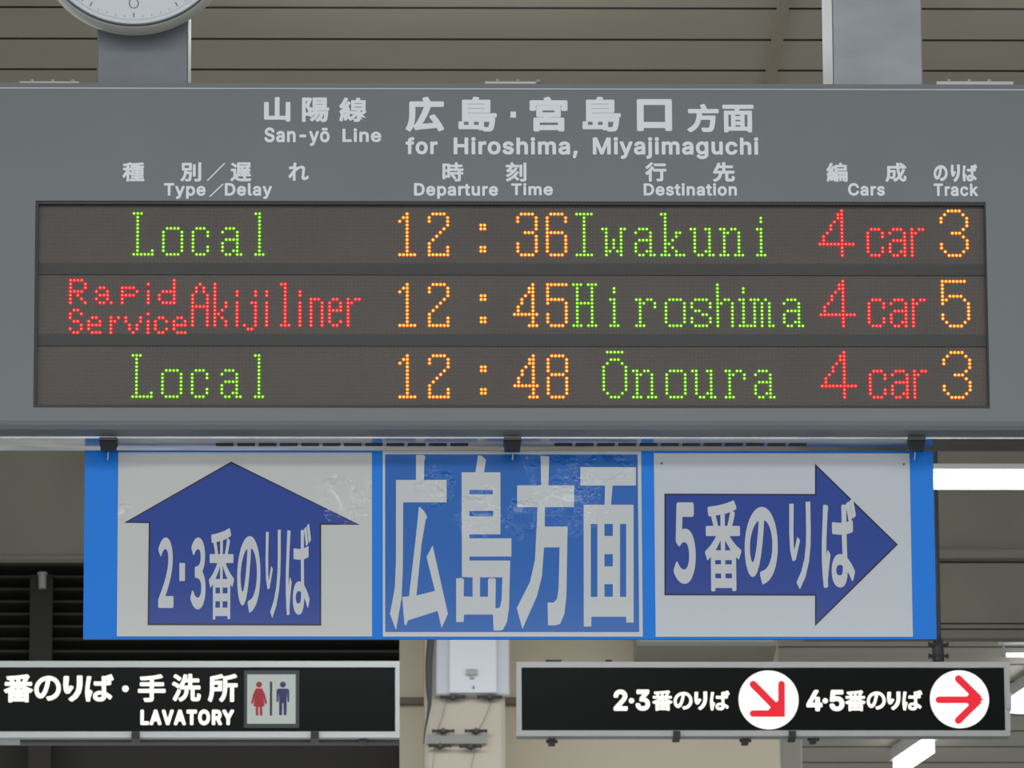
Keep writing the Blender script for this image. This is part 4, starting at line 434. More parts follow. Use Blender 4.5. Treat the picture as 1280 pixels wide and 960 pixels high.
行@36|1000|1035,545 1039,529 1039,453 1035,437 1026,426 1018,421 1006,418 881,417 881,17 873,-39 850,-78 814,-101 802,-105 726,-116 598,-117 582,-113 574,-107 566,-95 555,-55 538,-15 536,-3 538,9 545,21 554,28 566,32 726,31 729,33 728,417 410,418 398,420 385,429 376,445 374,532 315,453 315,-87 313,-99 302,-115 282,-123 198,-123 186,-119 174,-110 168,-99 166,-87 166,297 102,242 90,237 74,237 62,242 54,249 -3,317 -9,329 -9,345 -5,357 2,365 110,455 209,561 291,677 302,688 318,694 334,692 410,664 426,651 433,633 431,617 394,561 410,565 1002,565 1022,560;385,873 391,861 392,849 389,837 384,829 301,733 206,643 98,557 78,554 66,558 57,565 5,637 1,653 6,671 14,681 102,749 186,827 255,909 270,918 290,918 370,885;1009,825 1008,733 998,717 990,712 978,708 454,708 442,711 433,717 426,725 422,737 422,829 432,845 450,854 974,855 986,853 998,846 1005,837
遅@30|1000|989,865 996,857 1000,845 999,621 991,609 981,602 933,600 898,545 901,543 977,543 989,539 996,533 1001,525 1004,513 1004,453 1001,441 992,429 977,423 785,423 781,421 781,409 945,409 961,405 970,397 975,385 975,313 968,301 953,292 785,291 781,289 781,277 785,275 993,275 1005,273 1017,264 1024,249 1023,177 1013,161 997,154 781,153 781,53 776,37 821,38 1009,52 1022,49 1035,37 1038,29 1039,17 1024,-27 1015,-67 1009,-79 1001,-86 989,-90 821,-97 621,-100 549,-99 485,-93 425,-81 369,-63 321,-39 249,10 233,15 209,4 169,-36 111,-107 93,-113 81,-110 73,-105 16,-31 12,-23 11,-11 19,5 69,57 122,101 158,125 158,409 153,411 53,411 37,419 30,429 27,437 29,525 33,533 41,540 57,545 265,545 277,542 289,533 295,517 295,237 297,226 321,313 335,405 341,497 343,669 341,677 334,665 275,605 261,600 245,603 157,679 53,751 46,761 44,773 47,785 53,793 109,845 121,849 133,848 246,777 333,706 341,693 343,701 343,845 350,861 365,871 969,872 981,870;654,33 646,53 645,154 437,154 425,156 417,161 413,159 376,77 437,50 521,36 625,32;646,277 646,289 641,291 481,292 470,297 463,305 458,317 457,335 447,277 453,275 641,275;646,421 641,423 469,423 467,405 469,402 477,407 489,409 645,409;477,600 474,597 473,545 477,543 533,544 500,597 497,600;783,597 777,600 653,600 649,597 676,545 681,543 753,544;864,749 861,754 477,754 474,749 474,725 477,719 861,719 864,721
陽@32|1000|65,862 73,867 85,869 317,869 337,872 349,868 401,838 412,828 417,816 416,800 365,660 318,540 318,536 346,500 365,467 457,468 453,468 441,480 437,488 435,500 435,840 439,856 449,866 457,870 469,872 925,872 937,869 949,860 954,852 956,840 956,496 952,484 941,472 941,468 933,468 1013,468 1025,464 1033,457 1039,448 1041,436 1041,368 1035,352 1025,343 1009,339 609,339 604,332 605,328 977,328 989,325 1000,316 1005,308 1007,296 989,88 972,-16 949,-68 941,-79 909,-103 869,-113 821,-116 761,-113 748,-108 738,-96 729,-56 721,-35 717,-31 697,-55 647,-104 637,-111 625,-113 613,-111 605,-106 549,-58 540,-40 541,-28 544,-20 597,29 634,72 670,124 707,196 705,200 689,200 685,199 654,144 609,79 551,12 493,-44 433,-91 425,-95 413,-96 397,-90 341,-28 337,-16 340,0 349,12 433,77 507,156 533,196 533,200 521,200 467,140 397,81 385,76 373,76 361,81 304,136 281,133 209,131 197,133 189,137 187,132 187,-84 183,-100 173,-110 157,-116 81,-116 69,-112 61,-105 55,-96 53,-84 53,836 57,852;861,200 849,200 826,144 792,76 756,16 825,12 833,14 842,36 854,104;189,496 187,492 187,268 189,264 257,265 261,267 268,280 273,312 270,344 263,376 245,416 224,452;405,271 439,308 456,336 453,339 409,339 406,336 407,304;189,561 247,728 248,732 245,734 189,734 187,732 187,568;816,608 813,611 577,611 572,608 572,592 813,591 816,596;816,736 816,744 813,748 573,748 572,744 573,732 813,732
面@34|1000|89,-111 79,-100 75,-84 75,604 77,616 88,632 105,639 409,639 423,700 417,703 61,703 49,705 34,716 27,732 27,816 31,828 37,837 49,845 61,847 993,847 1005,845 1017,837 1023,828 1027,816 1027,732 1020,716 1005,705 993,703 585,703 564,640 941,639 957,635 965,629 971,620 975,604 975,-84 973,-96 965,-108 957,-114 945,-118 861,-118 849,-116 837,-108 829,-96 827,-64 825,-62 221,-62 219,-64 217,-96 209,-108 197,-116 185,-118 109,-118 97,-116;221,498 219,496 220,80 301,79 302,496 297,498;443,132 443,84 445,79 597,80 597,132 593,134 445,134;825,498 741,498 738,496 738,84 741,79 826,80 827,496;443,268 445,266 593,266 597,268 597,316 445,317 443,312;443,496 443,452 445,449 593,449 597,452 597,496 593,498 445,498
"""
for line in GLYPH_DATA.strip().split('\n'):
    k, a, ls = line.split('|')
    GLYPHS[k] = (int(a), [[tuple(map(int, q.split(','))) for q in l.split(' ')] for l in ls.split(';')])
def glyph_run(keys, bold):
    """flat letters side by side, from outlines drawn at the weight asked for"""
    cu = bpy.data.curves.new('lettering', 'CURVE'); cu.dimensions = '2D'; cu.fill_mode = 'BOTH'; cu.extrude = 0.05
    x = 0.0
    for k in keys:
        if k == ' ': x += 0.34; continue
        adv, loops = GLYPHS['%s@%d' % (k, round(bold*1000))]
        for L in loops:
            sp = cu.splines.new('POLY'); sp.points.add(len(L)-1); sp.use_cyclic_u = True
            for i, (a, b) in enumerate(L): sp.points[i].co = (x+a/1000.0, b/1000.0, 0, 1)
        x += adv/1000.0 + max(bold, 0)*1.6
    return curve_mesh(cu)
def write(mb, keys, box, Y, bold=0.0, th=0.0006):
    """letters fitted to the rectangle box = (left, top, right, bottom) of the vertical plane Y"""
    V, F_ = glyph_run(keys, bold)
    A = np.array(V); x0, y0 = A[:, 0].min(), A[:, 1].min(); x1, y1 = A[:, 0].max(), A[:, 1].max()
    l, t, r, b = box; mx, my = (l+r)/2, (t+b)/2
    X0, X1, Z0, Z1 = X(l, Y, my), X(r, Y, my), Z(b, Y, mx), Z(t, Y, mx)
    out = [(X0+(x-x0)/(x1-x0)*(X1-X0), Y-th*(0.5+z/0.1), Z0+(y-y0)/(y1-y0)*(Z1-Z0)) for x, y, z in V]
    return mb.add(out, F_)
# ================================================================ the setting
struct('floor', MB().box(-14, 14, -12, 46, -0.1, 0.0), 'floor')
# slatted ceiling: one mesh of narrow boards with open joints, dark void above
yj = [PZ(480, y, CEIL).y for y in (9.5, 49.7, 87.0)]
pitch = (yj[2]-yj[0])/2; y_ref = sum(yj)/3
mb = MB(); GAP = 0.013
for k in range(-60, 66):
    ya = y_ref + k*pitch + GAP/2; yb = y_ref + (k+1)*pitch - GAP/2
    mb.cur = 0; mb.add([(-9, ya, CEIL), (9, ya, CEIL), (9, yb, CEIL), (-9, yb, CEIL)], [(0, 3, 2, 1)])
    mb.cur = 1; z2 = CEIL+0.02  # slat sides painted dark for the shade in the joints
    mb.add([(-9, ya, CEIL), (9, ya, CEIL), (9, yb, CEIL), (-9, yb, CEIL), (-9, ya, z2), (9, ya, z2), (9, yb, z2), (-9, yb, z2)],
           [(0, 1, 5, 4), (2, 3, 7, 6), (4, 5, 6, 7)])
mb.cur = 1
mb.box(-9, 9, y_ref-60*pitch, y_ref+66*pitch, CEIL+0.05, CEIL+0.10)
mb.cur = 2
a, b = PZ(977, 0, CEIL), PZ(966, 97, CEIL)
sx = (a.x+b.x)/2
mb.box(sx-0.011, sx+0.011, 9.0, 17.0, CEIL-0.006, CEIL+0.02)
struct('ceiling', mb, ['slat', 'gap', 'seam'])

# downstand beams behind the board
YB = 17.0
xm = X(700, YB)
mb = MB(); zb = Z(699.5, YB, 50)
mb.box(-9, X(1000, YB), YB, YB+0.035, zb+0.010, CEIL+0.02)
mb.box(-9, X(1000, YB), YB-0.006, YB+0.03, zb, zb+0.008)
struct('trim_1', mb, 'beam')
mb = MB(); zt = lambda y: Z(y, YB, 1225)
xr = X(1000, YB)+0.002
mb.box(xr, 9, YB, YB+0.035, zt(688), CEIL+0.02)
mb.box(xr, 9, YB+0.03, YB+0.035, zt(691), zt(687))
mb.box(xr, 9, YB-0.03, YB+0.035, zt(701.5), zt(691))
mb.box(xr, 9, YB+0.03, YB+0.035, zt(704), zt(701))
mb.box(xr, 9, YB, YB+0.035, zt(778.5), zt(704))
mb.box(xr, 9, YB+0.03, YB+0.035, zt(780.5), zt(778))
mb.box(xr, 9, YB, YB+0.035, zt(785.5), zt(780.5))
mb.box(xr, 9, YB+0.03, YB+0.035, zt(787.5), zt(785))
mb.box(xr, 9, YB, YB+0.035, zt(797.5), zt(787.5))
struct('trim_2', mb, 'beam')

# dark louvred wall on the left, left open below so the board's underside reflects bright daylight
YL = 18.5
mb = MB(); xe = X(499.5, YL, 880)
zlow = Z(1010, YL, 250)
mb.box(-9, xe, YL+0.06, YL+0.2, zlow, CEIL+0.02)
zt0, dz = Z(738, YL, 250), Z(738, YL, 250)-Z(753.5, YL, 250)
for k in range(-3, 13):
    z = zt0 - k*dz
    if k < 8: mb.add([(-9, YL, z), (xe, YL, z), (xe, YL+0.06, z-dz*0.55), (-9, YL+0.06, z-dz*0.55),
            (-9, YL, z+0.006), (xe, YL, z+0.006), (xe, YL+0.06, z-dz*0.55+0.006), (-9, YL+0.06, z-dz*0.55+0.006)],
           [(0,3,2,1),(4,5,6,7),(0,1,5,4),(1,2,6,5),(2,3,7,6),(3,0,4,7)])
mb.box(X(38, YL, 760), X(66, YL, 760), YL-0.03, YL+0.06, zlow, Z(722, YL, 50))
struct('wall_left', mb, 'louvre')
# beige wall and its receding end
mb = MB()
mb.box(xe, X(974, YL, 900), YL, YL+0.35, 0, CEIL+0.02)
struct('wall_back', mb, 'wall')
mb = MB().bevelbox(X(976, 19.6, 930), X(1003, 19.6, 930), 19.6, 19.9, 0, Z(893, 19.6, 990), 0.006)
struct('reflection_blocker', MB().box(X(1005, 20.4, 930), 9, 20.4, 20.6, 0, 5.7), 'blocker')  # unseen dark slab, added to darken the right of the underside reflection
tag(place('pillar', mb, 'pillar'), 'narrow pale grey pillar below the circled arrow sign, right of the beige wall', 'pillar')
YC = 18.3
mb = MB().bevelbox(X(531, YC, 880), X(631.5, YC, 880), YC, YC+0.2, 0, CEIL+0.02, 0.01)
tag(place('column', mb, 'column'), 'pale cream column in the gap between the two black lit signs', 'column')
# brown rail that runs along the beige wall behind the column
mb = MB().box(X(470, 18.4, 875), X(700, 18.4, 875), 18.48, 18.5, Z(879.5, 18.48, 560), Z(871.5, 18.48, 560))
tag(place('wall_rail', mb, 'rail'), 'brown horizontal rail on the beige wall, seen either side of the column', 'rail')
# long shallow duct under the beam
mb = MB().bevelbox(X(796, 18.3, 800), X(971, 18.3, 800), 18.3, 18.5, Z(806.5, 18.3, 880), Z(770, 18.3, 880), 0.008)
tag(place('cable_duct', mb, 'band'), 'grey cable duct on the beige wall just under the poster banner', 'duct')

# short pipe stub on the louvres
mb = MB().tube([P(53, 717, 18.42), P(53, 736, 18.42)], 0.009)
mb.tube([P(53, 716, 18.42), P(53, 719, 18.42)], 0.012)
mb.tube([P(53, 719, 18.42), P(53, 719, 18.5)], 0.006)
tag(place('pipe_stub', mb, 'band'), 'short grey pipe stub at the top of the dark louvred wall', 'pipe')

# ================================================================ departure board
YF = 11.0
root = thing('departure_board', (X(640, YF), YF+0.06, Z(546, YF+.03)), 'large grey LED departure board with three lit train rows hanging from two steel posts', 'departure board')
bx0, bx1 = X(-75, YF), X(1352, YF)
zT, zT2 = Z(111.5, YF), Z(104.5, YF+0.002)
zB1, zB2, zB3 = Z(526, YF), Z(538, YF+0.008), Z(545.3, YF+0.03)
lx0, lx1 = X(43, YF, 380), X(1234.8, YF, 380)
lz1, lz0 = Z(251.6, YF, 640), Z(510.0, YF, 640)
BACK = YF+0.105
mb = MB()
mb.xprism([(YF, lz1), (YF, zT), (YF+0.002, zT), (YF+0.002, zT2), (BACK, zT2), (BACK, lz1)], bx0, bx1)
mb.xprism([(YF, lz0), (BACK, lz0), (BACK, zB3), (YF+0.03, zB3), (YF+0.016, zB3+0.003), (YF+0.008, zB2+0.001), (YF+0.003, (zB1+zB2)/2), (YF, zB1)], bx0, bx1)
mb.box(bx0, lx0, YF, BACK, lz0, lz1); mb.box(lx1, bx1, YF, BACK, lz0, lz1)
mb.box(lx0, lx1, YF+0.03, BACK, lz0, lz1)
part('housing', mb, 'housing', root)
part('edge_highlight', MB().box(bx0, bx1, YF-0.0012, YF+0.002, zT-0.0006, zT+0.0010), 'highlight', root, label='thin painted highlight line along the top edge')
# underside plate with vent slots
mb = MB().box(bx0+0.01, bx1-0.01, YF+0.032, BACK-0.002, zB3-0.003, zB3)
under = part('bottom_plate', mb, 'under', root, label='polished metal underside plate with rows of vent slots')
mb = MB(); zU = zB3-0.003
for s, n in ((270, 12), (693, 12)):
    for k in range(n):
        pa, pb = PZ(s+k*26.65, 555.7, zU), PZ(s+k*26.65+22, 555.7, zU)
        mb.box(pa.x, pb.x, pa.y-0.006, pa.y+0.006, zU-0.0008, zU+0.001)
part('vent_slot_row', mb, 'slot', root, under)
# LED area
x00, x11 = X(48, YF), X(1231.5, YF); PX = (x11-x00)/256*1.0029; PZ_ = 0.00555
x00 = x00-0.175*PX
YD = YF+0.010
rowz = [4.79843, 4.69303, 4.58704]
def dot(c, line, r): return (x00+(c+0.5)*PX, rowz[line]-(r-1)*PZ_)
mb = MB()
t = 0.0045
mb.box(lx0, lx1, YF+0.002, YF+0.03, lz1-t, lz1); mb.box(lx0, lx1, YF+0.002, YF+0.03, lz0, lz0+t)
mb.box(lx0, lx0+t, YF+0.002, YF+0.03, lz0+t, lz1-t); mb.box(lx1-t*0.5, lx1, YF+0.002, YF+0.03, lz0+t, lz1-t)
part('screen_bezel', mb, 'bezel', root)
mb = MB()
mx0, mx1 = lx0+t, lx1-t*0.5
edges = [(rowz[i]+1.5*PZ_, rowz[i]-14.5*PZ_) for i in range(3)]
zz = [lz1-t] + [v for e in edges for v in e] + [lz0+t]
for i in (2, 4): mb.box(mx0, mx1, YD-0.002, YF+0.03, zz[i+1], zz[i])
part('divider_bar', mb, 'gapbar', root)
GL = {}
def glyph(name, spec):                  # 'row:cols row-row:cols' -> list of (col, row)
    out = []
    for tok in spec.split():
        rr, cc = tok.split(':')
        ra = list(map(int, rr.split('-'))); ra = range(ra[0], ra[-1]+1)
        cols = []
        for q in cc.split(','):
            w = list(map(int, q.split('-'))); cols += range(w[0], w[-1]+1)
        out += [(c, r) for r in ra for c in cols]
    GL[name] = sorted(set(out))
glyph('L', '2:0-2 3-11:1 12:1,5 13:0-5')
glyph('o', '6:1-4 7-12:0,5 13:1-4')
glyph('c', '6:1-3 7-8:0,4 9-10:0 11-12:0,4 13:1-3')
glyph('a', '6:1-3 7:0,4 8:4 9:1-4 10-11:0,4 12:0,3,4 13:1,2,4,5')
glyph('l', '2:0,1 3-12:1 13:0-2')
glyph('1', '2:2 3:1,2 4:0,2 5-12:2 13:0-4')
glyph('2', '2:1-4 3-4:0,5 5:5 6:4 7:3 8:2 9:1 10:0 11-12:0,5 13:0-5')
glyph(':', '5-6:0,1 11-12:0,1')
glyph('3', '2:1-4 3-4:0,5 5-6:5 7:2-4 8-9:5 10-12:0,5 13:1-4')
glyph('6', '2:1-4 3-4:0,5 5-6:0 7:0-4 8-12:0,5 13:1-4')
glyph('4', '2:5 3-4:4,5 5:3,5 6-7:2,5 8-9:1,5 10:0-6 11-12:5 13:4-6')
glyph('5', '2:0-5 3-5:0 6:0-4 7:0,5 8-9:5 10-12:0,5 13:1-4')
glyph('8', '2:1-4 3-6:0,5 7:1-4 8-12:0,5 13:1-4')
glyph('I', '2:0-4 3-12:2 13:0-4')
glyph('w', '6:0,1,5,6 7-8:1,5 9-11:1,3,5 12:1,2,4,5 13:1,5')
glyph('k', '2:0,1 3-12:1 7:4,5 8:4 9:3 10:2 11:3 12:4 13:0-2,4-6')
glyph('u', '6:0,1,4,5 7-11:1,5 12:1,4,5 13:2,3,5,6')
glyph('n', '6:0,1,3,4 7:1,2,5 8-12:1,5 13:0-2,4-6')
glyph('i', '3-4:1 6:0,1 7-12:1 13:0-2')
glyph('H', '2:0-2,4-6 3-12:1,5 7:1-5 13:0-2,4-6')
glyph('r', '6:0,1,3,4 7:1,2,5 8:1,5 9-12:1 13:0-2')
glyph('s', '6:1-4 7-8:0,5 9:1,2 10:3,4 11-12:0,5 13:1-4')
glyph('h', '2-13:0 6:2,3 7:1,4 8-13:4')
glyph('m', '6:0-2,4 7-12:1,3,5 13:0,1,3,5,6')
glyph('O^', '1:1-5 3:2-4 4:1,5 5-11:0,6 12:1,5 13:2-4')
glyph('4w', '1:6 2-3:5,6 4:4,6 5-6:3,6 7:2,6 8-9:1,6 10:0-9 11-13:6')
glyph('an', '6:1-3 7:0,4 8:4 9:1-4 10-11:0,4 12:0,3,4 13:1,2,4')
glyph('rn', '6:0,2,3 7:0,1 8-13:0')
glyph('3w', '1:2-5 2:1,6 3-4:0,7 5:7 6:6 7:3-5 8:6 9:7 10-11:0,7 12:1,6 13:2-5')
glyph('5w', '1:0-6 2-4:0 5:0,2-5 6:0,1,6 7:0,7 8-9:7 10-11:0,7 12:1,6 13:2-5')
glyph('R', '1:0-3 2-3:0,4 4:0-3 5:0,2 6:0,3 7:0,4')
glyph('sa', '3:1,2 4:0,3 5:1-3 6:0,3 7:1,2,4')
glyph('sp', '3:0-3 4:0,4 5:0-3 6-7:0')
glyph('si', '2:0 4-7:0')
glyph('sd', '1-3:4 4:1-4 5-6:0,4 7:1-4')
glyph('S', '9:1,2 10:0,3 11:0 12:1,2 13:3 14:0,3 15:1,2')
glyph('se', '11:1,2 12:0,3 13:0-3 14:0 15:1-3')
glyph('sr', '11:0,2 12:0,1 13-15:0')
glyph('sv', '11-12:0,4 13-14:1,3 15:2')
glyph('si2', '10:0 12-15:0')
glyph('sc', '11:1,2 12:0,3 13:0 14:0,3 15:1,2')
glyph('A', '2:2 3-4:1,3 5-7:0,4 8:0-4 9-13:0,4')
glyph('kk', '2-13:0 7-8:3 9:2 10:1 11:2 12-13:3')
glyph('ii', '4-5:0 7-13:0')
glyph('jj', '4-5:3 7:2,3 8-12:3 13:0,3 14:1,2')
glyph('nn', '6:0-2 7-13:0,3')
glyph('ee', '6:1,2 7-8:0,3 9:0-3 10-11:0 12:0,3 13:1,2')
ROWS = [
 [('type_lettering', 'green', 'green lit letters reading Local in the top row', [('L',25),('o',33),('c',41),('a',49),('l',58)]),
  ('time_digit', 'amb', 'amber lit digits 12:36', [('1',97),('2',105),(':',119),('3',129),('6',137)]),
  ('destination_lettering', 'green', 'green lit letters reading Iwakuni', [('I',145),('w',152),('a',161),('k',168),('u',176),('n',184),('i',194)]),
  ('cars_lettering', 'red', 'red lit 4 car in the top row', [('4w',211),('c',224),('an',230),('rn',236)]),
  ('track_digit', 'amb', 'amber lit track number 3 in the top row', [('3w',244)])],
 [('type_lettering', 'red', 'red lit letters reading Rapid Service Akijiliner',
   [('R',8),('sa',15),('sp',22),('si',29),('sd',32),('S',8),('se',13),('sr',19),('sv',23),('si2',29),('sc',31),('se',36),
    ('A',41),('kk',47),('ii',53),('jj',55),('ii',61),('l',65),('ii',70),('nn',73),('ee',78),('rn',83)]),
  ('time_digit', 'amb', 'amber lit digits 12:45', [('1',97),('2',105),(':',119),('4',128),('5',137)]),
  ('destination_lettering', 'green', 'green lit letters reading Hiroshima', [('H',144),('i',154),('r',161),('o',169),('s',176),('h',183),('i',189),('m',192),('a',201)]),
  ('cars_lettering', 'red', 'red lit 4 car in the middle row', [('4w',211),('c',224),('an',230),('rn',236)]),
  ('track_digit', 'amb', 'amber lit track number 5', [('5w',244)])],
 [('type_lettering', 'green', 'green lit letters reading Local in the bottom row', [('L',25),('o',33),('c',41),('a',49),('l',58)]),
  ('time_digit', 'amb', 'amber lit digits 12:48', [('1',97),('2',105),(':',119),('4',128),('8',137)]),
  ('destination_lettering', 'green', 'green lit letters reading Onoura with a bar over the O', [('O^',152),('n',160),('o',169),('u',176),('r',185),('a',193)]),
  ('cars_lettering', 'red', 'red lit 4 car in the bottom row', [('4w',211),('c',224),('an',230),('rn',236)]),
  ('track_digit', 'amb', 'amber lit track number 3 in the bottom row', [('3w',244)])],
]
def diode(mb, x, z, r, y, h, n=6):      # a small domed lens
    vs = [(x+r*math.cos(k*2*math.pi/n), y, z+r*math.sin(k*2*math.pi/n)) for k in range(n)]
    vs += [(x+0.6*r*math.cos(k*2*math.pi/n), y-h, z+0.6*r*math.sin(k*2*math.pi/n)) for k in range(n)]
    fs = [(k, (k+1) % n, n+(k+1) % n, n+k) for k in range(n)] + [tuple(range(n, 2*n))]
    mb.add(vs, fs)
ROWNAMES = ('top', 'middle', 'bottom')
for i, row in enumerate(ROWS):
    mod = part('led_row', MB().box(mx0, mx1, YD, YF+0.03, edges[i][1], edges[i][0]), 'module', root,
               label='%s row of LED diodes' % ROWNAMES[i])
    lit = set()
    for nm, colr, lab, chars in row:
        mb = MB()
        for g, c0 in chars:
            for c, r in GL[g]:
                if (c0+c, r) in lit: continue
                lit.add((c0+c, r))
                x, z = dot(c0+c, i, r)
                mb.cur = 1; diode(mb, x, z, PX*0.56, YD, 0.0006, 10)
                mb.cur = 0; diode(mb, x, z, PX*0.32, YD-0.0005, 0.0012, 8)
        part(nm, mb, {'green': ['greenled', 'greenbody'], 'amb': ['ambled', 'ambbody'], 'red': ['redled', 'redbody']}[colr], root, mod, label=lab)
    mb = MB()
    for c in range(256):
        for r in range(0, 16):
            if (c, r) in lit: continue
            x, z = dot(c, i, r)
            if mx0 < x < mx1: diode(mb, x, z, PX*0.24, YD, 0.0008, 5)
    o = part('unlit_diodes', mb, 'diode', root, mod, fix=False); o['kind'] = 'stuff'
# printed headings
def heading(name, lines, label, m='print', Yp=None):
    mb = MB()
    for keys, box, bold in lines: write(mb, keys, box, YF if Yp is None else Yp, bold)
    return part(name, mb, m, root, label=label)
B = 0.026
heading('line_heading', [('山', (330,121.5,363,152), .042), ('陽', (377.5,122,411.5,152.5), .032), ('線', (424,122,459,152.5), .032),
                         ('San-yō', (330.5,159.5,412,182.5), B), ('Line', (428,160.5,476.5,177.8), B)], 'white heading reading San-yo Line in Japanese and English')
heading('direction_heading', [('広', (507,121,555,164.5), .045), ('島', (573,121,621,164.5), .032), ('宮', (662,121,709.5,164.5), .042),
                              ('島', (728,121,776,164.5), .032), ('口', (796,124,840,164), .045), ('方', (859,130,898.5,165.5), .042), ('面', (903,131,942,165.5), .034),
                              ('for', (507,171.5,547,193), B), ('Hiroshima,', (567,171.5,722,197.5), B), ('Miyajimaguchi', (741,171.5,948,199), B)],
        'white heading reading for Hiroshima, Miyajimaguchi in Japanese and English')
dotm = MB().pbox(638, 139.5, 645, 147, YF-0.0006, 0.0006)
part('heading_dot', dotm, 'print', root)
def slash(mb, x0, y0, x1, y1, w):
    mb.ppoly([(x0, y1), (x0+w, y1), (x1, y0), (x1-w, y0)], YF, 0.0006)
h = MB()
for k, bx in (('種', (153,203,180.5,227)), ('別', (225.5,203,251.5,227)), ('遅', (288,203,314,227)), ('れ', (360.5,203.5,386,226))): write(h, k, bx, YF, .030)
slash(h, 258, 204, 282, 226, 2.2)
write(h, 'Type', (205,229,257,248.7), YF, B); write(h, 'Delay', (281,229,340,248.7), YF, B); slash(h, 261, 230, 280, 246, 2.2)
part('type_heading', h, 'print', root, label='white column heading reading Type / Delay')
h = MB()
for k, bx in (('時', (553,203,579.5,227)), ('刻', (632,203,658,227))): write(h, k, bx, YF, .030)
write(h, 'Departure', (517.5,229,622.5,248.7), YF, B); write(h, 'Time', (639,229,691,244.3), YF, B)
part('time_heading', h, 'print', root, label='white column heading reading Departure Time')
h = MB()
for k, bx in (('行', (806.5,203,833,227)), ('先', (891,203,918.5,227.5))): write(h, k, bx, YF, .036)
write(h, 'Destination', (804.5,229,921,244.8), YF, B)
part('destination_heading', h, 'print', root, label='white column heading reading Destination')
h = MB()
for k, bx in (('編', (1033,203.5,1059.5,227.5)), ('成', (1106.5,203.5,1133,227.5))): write(h, k, bx, YF, .030)
write(h, 'Cars', (1060,229,1106,244.8), YF, B)
part('cars_heading', h, 'print', root, label='white column heading reading Cars')
h = MB()
for k, bx in (('の', (1167,206.5,1184.5,226.5)), ('り', (1188.5,205.5,1200,227.5)), ('ば', (1203,205.5,1221.5,227))): write(h, k, bx, YF, .042)
write(h, 'Track', (1167,229.5,1222.5,245.3), YF, B)
part('track_heading', h, 'print', root, label='white column heading reading Track')
# bolted brackets along the back of the top edge
for pa, pb in ((20, 95), (608, 672), (1178, 1275)):
    mb = MB(); yk = YF+0.016
    zk = Z(101.8, yk, (pa+pb)/2)
    mb.box(X(pa, yk), X(pb, yk), yk, yk+0.004, zT2, zk)
    mb.box(X(pa, yk), X(pb, yk), yk, yk+0.03, zT2, zT2+0.003)
    br = part('mounting_bracket', mb, 'bracket', root)
    n = 3
    for k in range(n):
        px = pa+16+k*25.5
        part('bolt', MB().tube([(X(px, yk), yk+0.002, zk-0.001), (X(px, yk), yk+0.002, zk+0.0035)], 0.0026, 6), 'bracket', root, br)
# ================================================================ hanging posts
ztop = CEIL+0.02
for a, b, lab in ((122, 234.6, 'left steel hanging post with the round clock mounted on it, above the departure board'),
                  (1041.3, 1152.3, 'right steel hanging post with smudged face, above the departure board')):
    yp = YF+0.03
    x0, x1 = X(a, yp, 60), X(b, yp, 60)
    t = thing('hanging_post', ((x0+x1)/2, yp+0.1, zT2), lab, 'post')
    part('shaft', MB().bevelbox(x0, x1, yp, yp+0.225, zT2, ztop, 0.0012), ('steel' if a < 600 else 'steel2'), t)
    part('side_cover', MB().box(x1, x1+0.0008, yp+0.002, yp+0.223, zT2, ztop).box(x0-0.0008, x0, yp+0.002, yp+0.223, zT2, ztop), 'edge', t)
    part('base_flange', MB().box(x0-0.004, x1+0.004, yp+0.08, yp+0.23, zT2+0.0005, zT2+0.004), 'bracket', t)

# ================================================================ clock
YK = 10.965
cx, cz = X(168, YK, -82.4), Z(-82.4, YK, 168)
RK = 119.4*YK/F_PX*1.045
t = thing('wall_clock', (cx, 11.03, cz), 'round white clock with beige case on the left steel post', 'clock')
part('case', MB().lathe(cx, cz, [(RK*0.99, YK+0.004), (RK*1.015, YK), (RK*1.03, YK+0.004), (RK*1.045, YK+0.016), (RK*1.05, YK+0.03), (RK*1.01, YK+0.046), (RK*0.7, 11.03)], 96), 'clockcase', t, smooth=True)
part('rim', MB().lathe(cx, cz, [(RK*1.018, YK+0.003), (RK*1.016, YK-0.003), (RK*1.0, YK-0.004), (RK*0.995, YK+0.003)], 96, True), 'clockrim', t, smooth=True)
part('inner_ring', MB().lathe(cx, cz, [(RK*1.0, YK-0.004), (RK*0.992, YK-0.0065), (RK*0.95, YK-0.004), (RK*0.94, YK-0.001), (RK*0.94, YK+0.003), (RK*0.995, YK+0.003)], 96, True), 'clockring', t, smooth=True)
face = part('face', MB().disc(cx, cz, RK*0.945, YK-0.001, YK+0.01, 96), 'clockface', t)
mb = MB()
for k in range(60):
    a = k*math.pi/30; big = k % 5 == 0
    ra, rb, w = (RK*0.87, RK*0.92, 0.0007) if big else (RK*0.905, RK*0.92, 0.0004)
    d = Vector((math.sin(a), 0, math.cos(a))); n = Vector((math.cos(a), 0, -math.sin(a)))
    c = Vector((cx, 0, cz)); vs = []
    for y in (YK-0.0015, YK-0.001):
        vs += [c+d*ra-n*w+Vector((0, y, 0)), c+d*ra+n*w+Vector((0, y, 0)), c+d*rb+n*w+Vector((0, y, 0)), c+d*rb-n*w+Vector((0, y, 0))]
    mb.add(vs, [(0,3,2,1),(4,5,6,7),(0,1,5,4),(1,2,6,5),(2,3,7,6),(3,0,4,7)])
part('minute_marks', mb, 'clockink', t, face)
mb = MB()
for hnum in range(1, 13):
    a = hnum*math.pi/6; r = RK*0.735
    x, z = cx+r*math.sin(a), cz+r*math.cos(a)
    keys = str(hnum); V, F_ = glyph_run(keys, -0.018)
    A = np.array(V); mn, mxx = A.min(0), A.max(0); s = 0.0240/(mxx[1]-mn[1])
    mb.add([(x+(q[0]-(mn[0]+mxx[0])/2)*s, YK-0.0013-q[2]*0.005, z+(q[1]-(mn[1]+mxx[1])/2)*s) for q in V], F_)
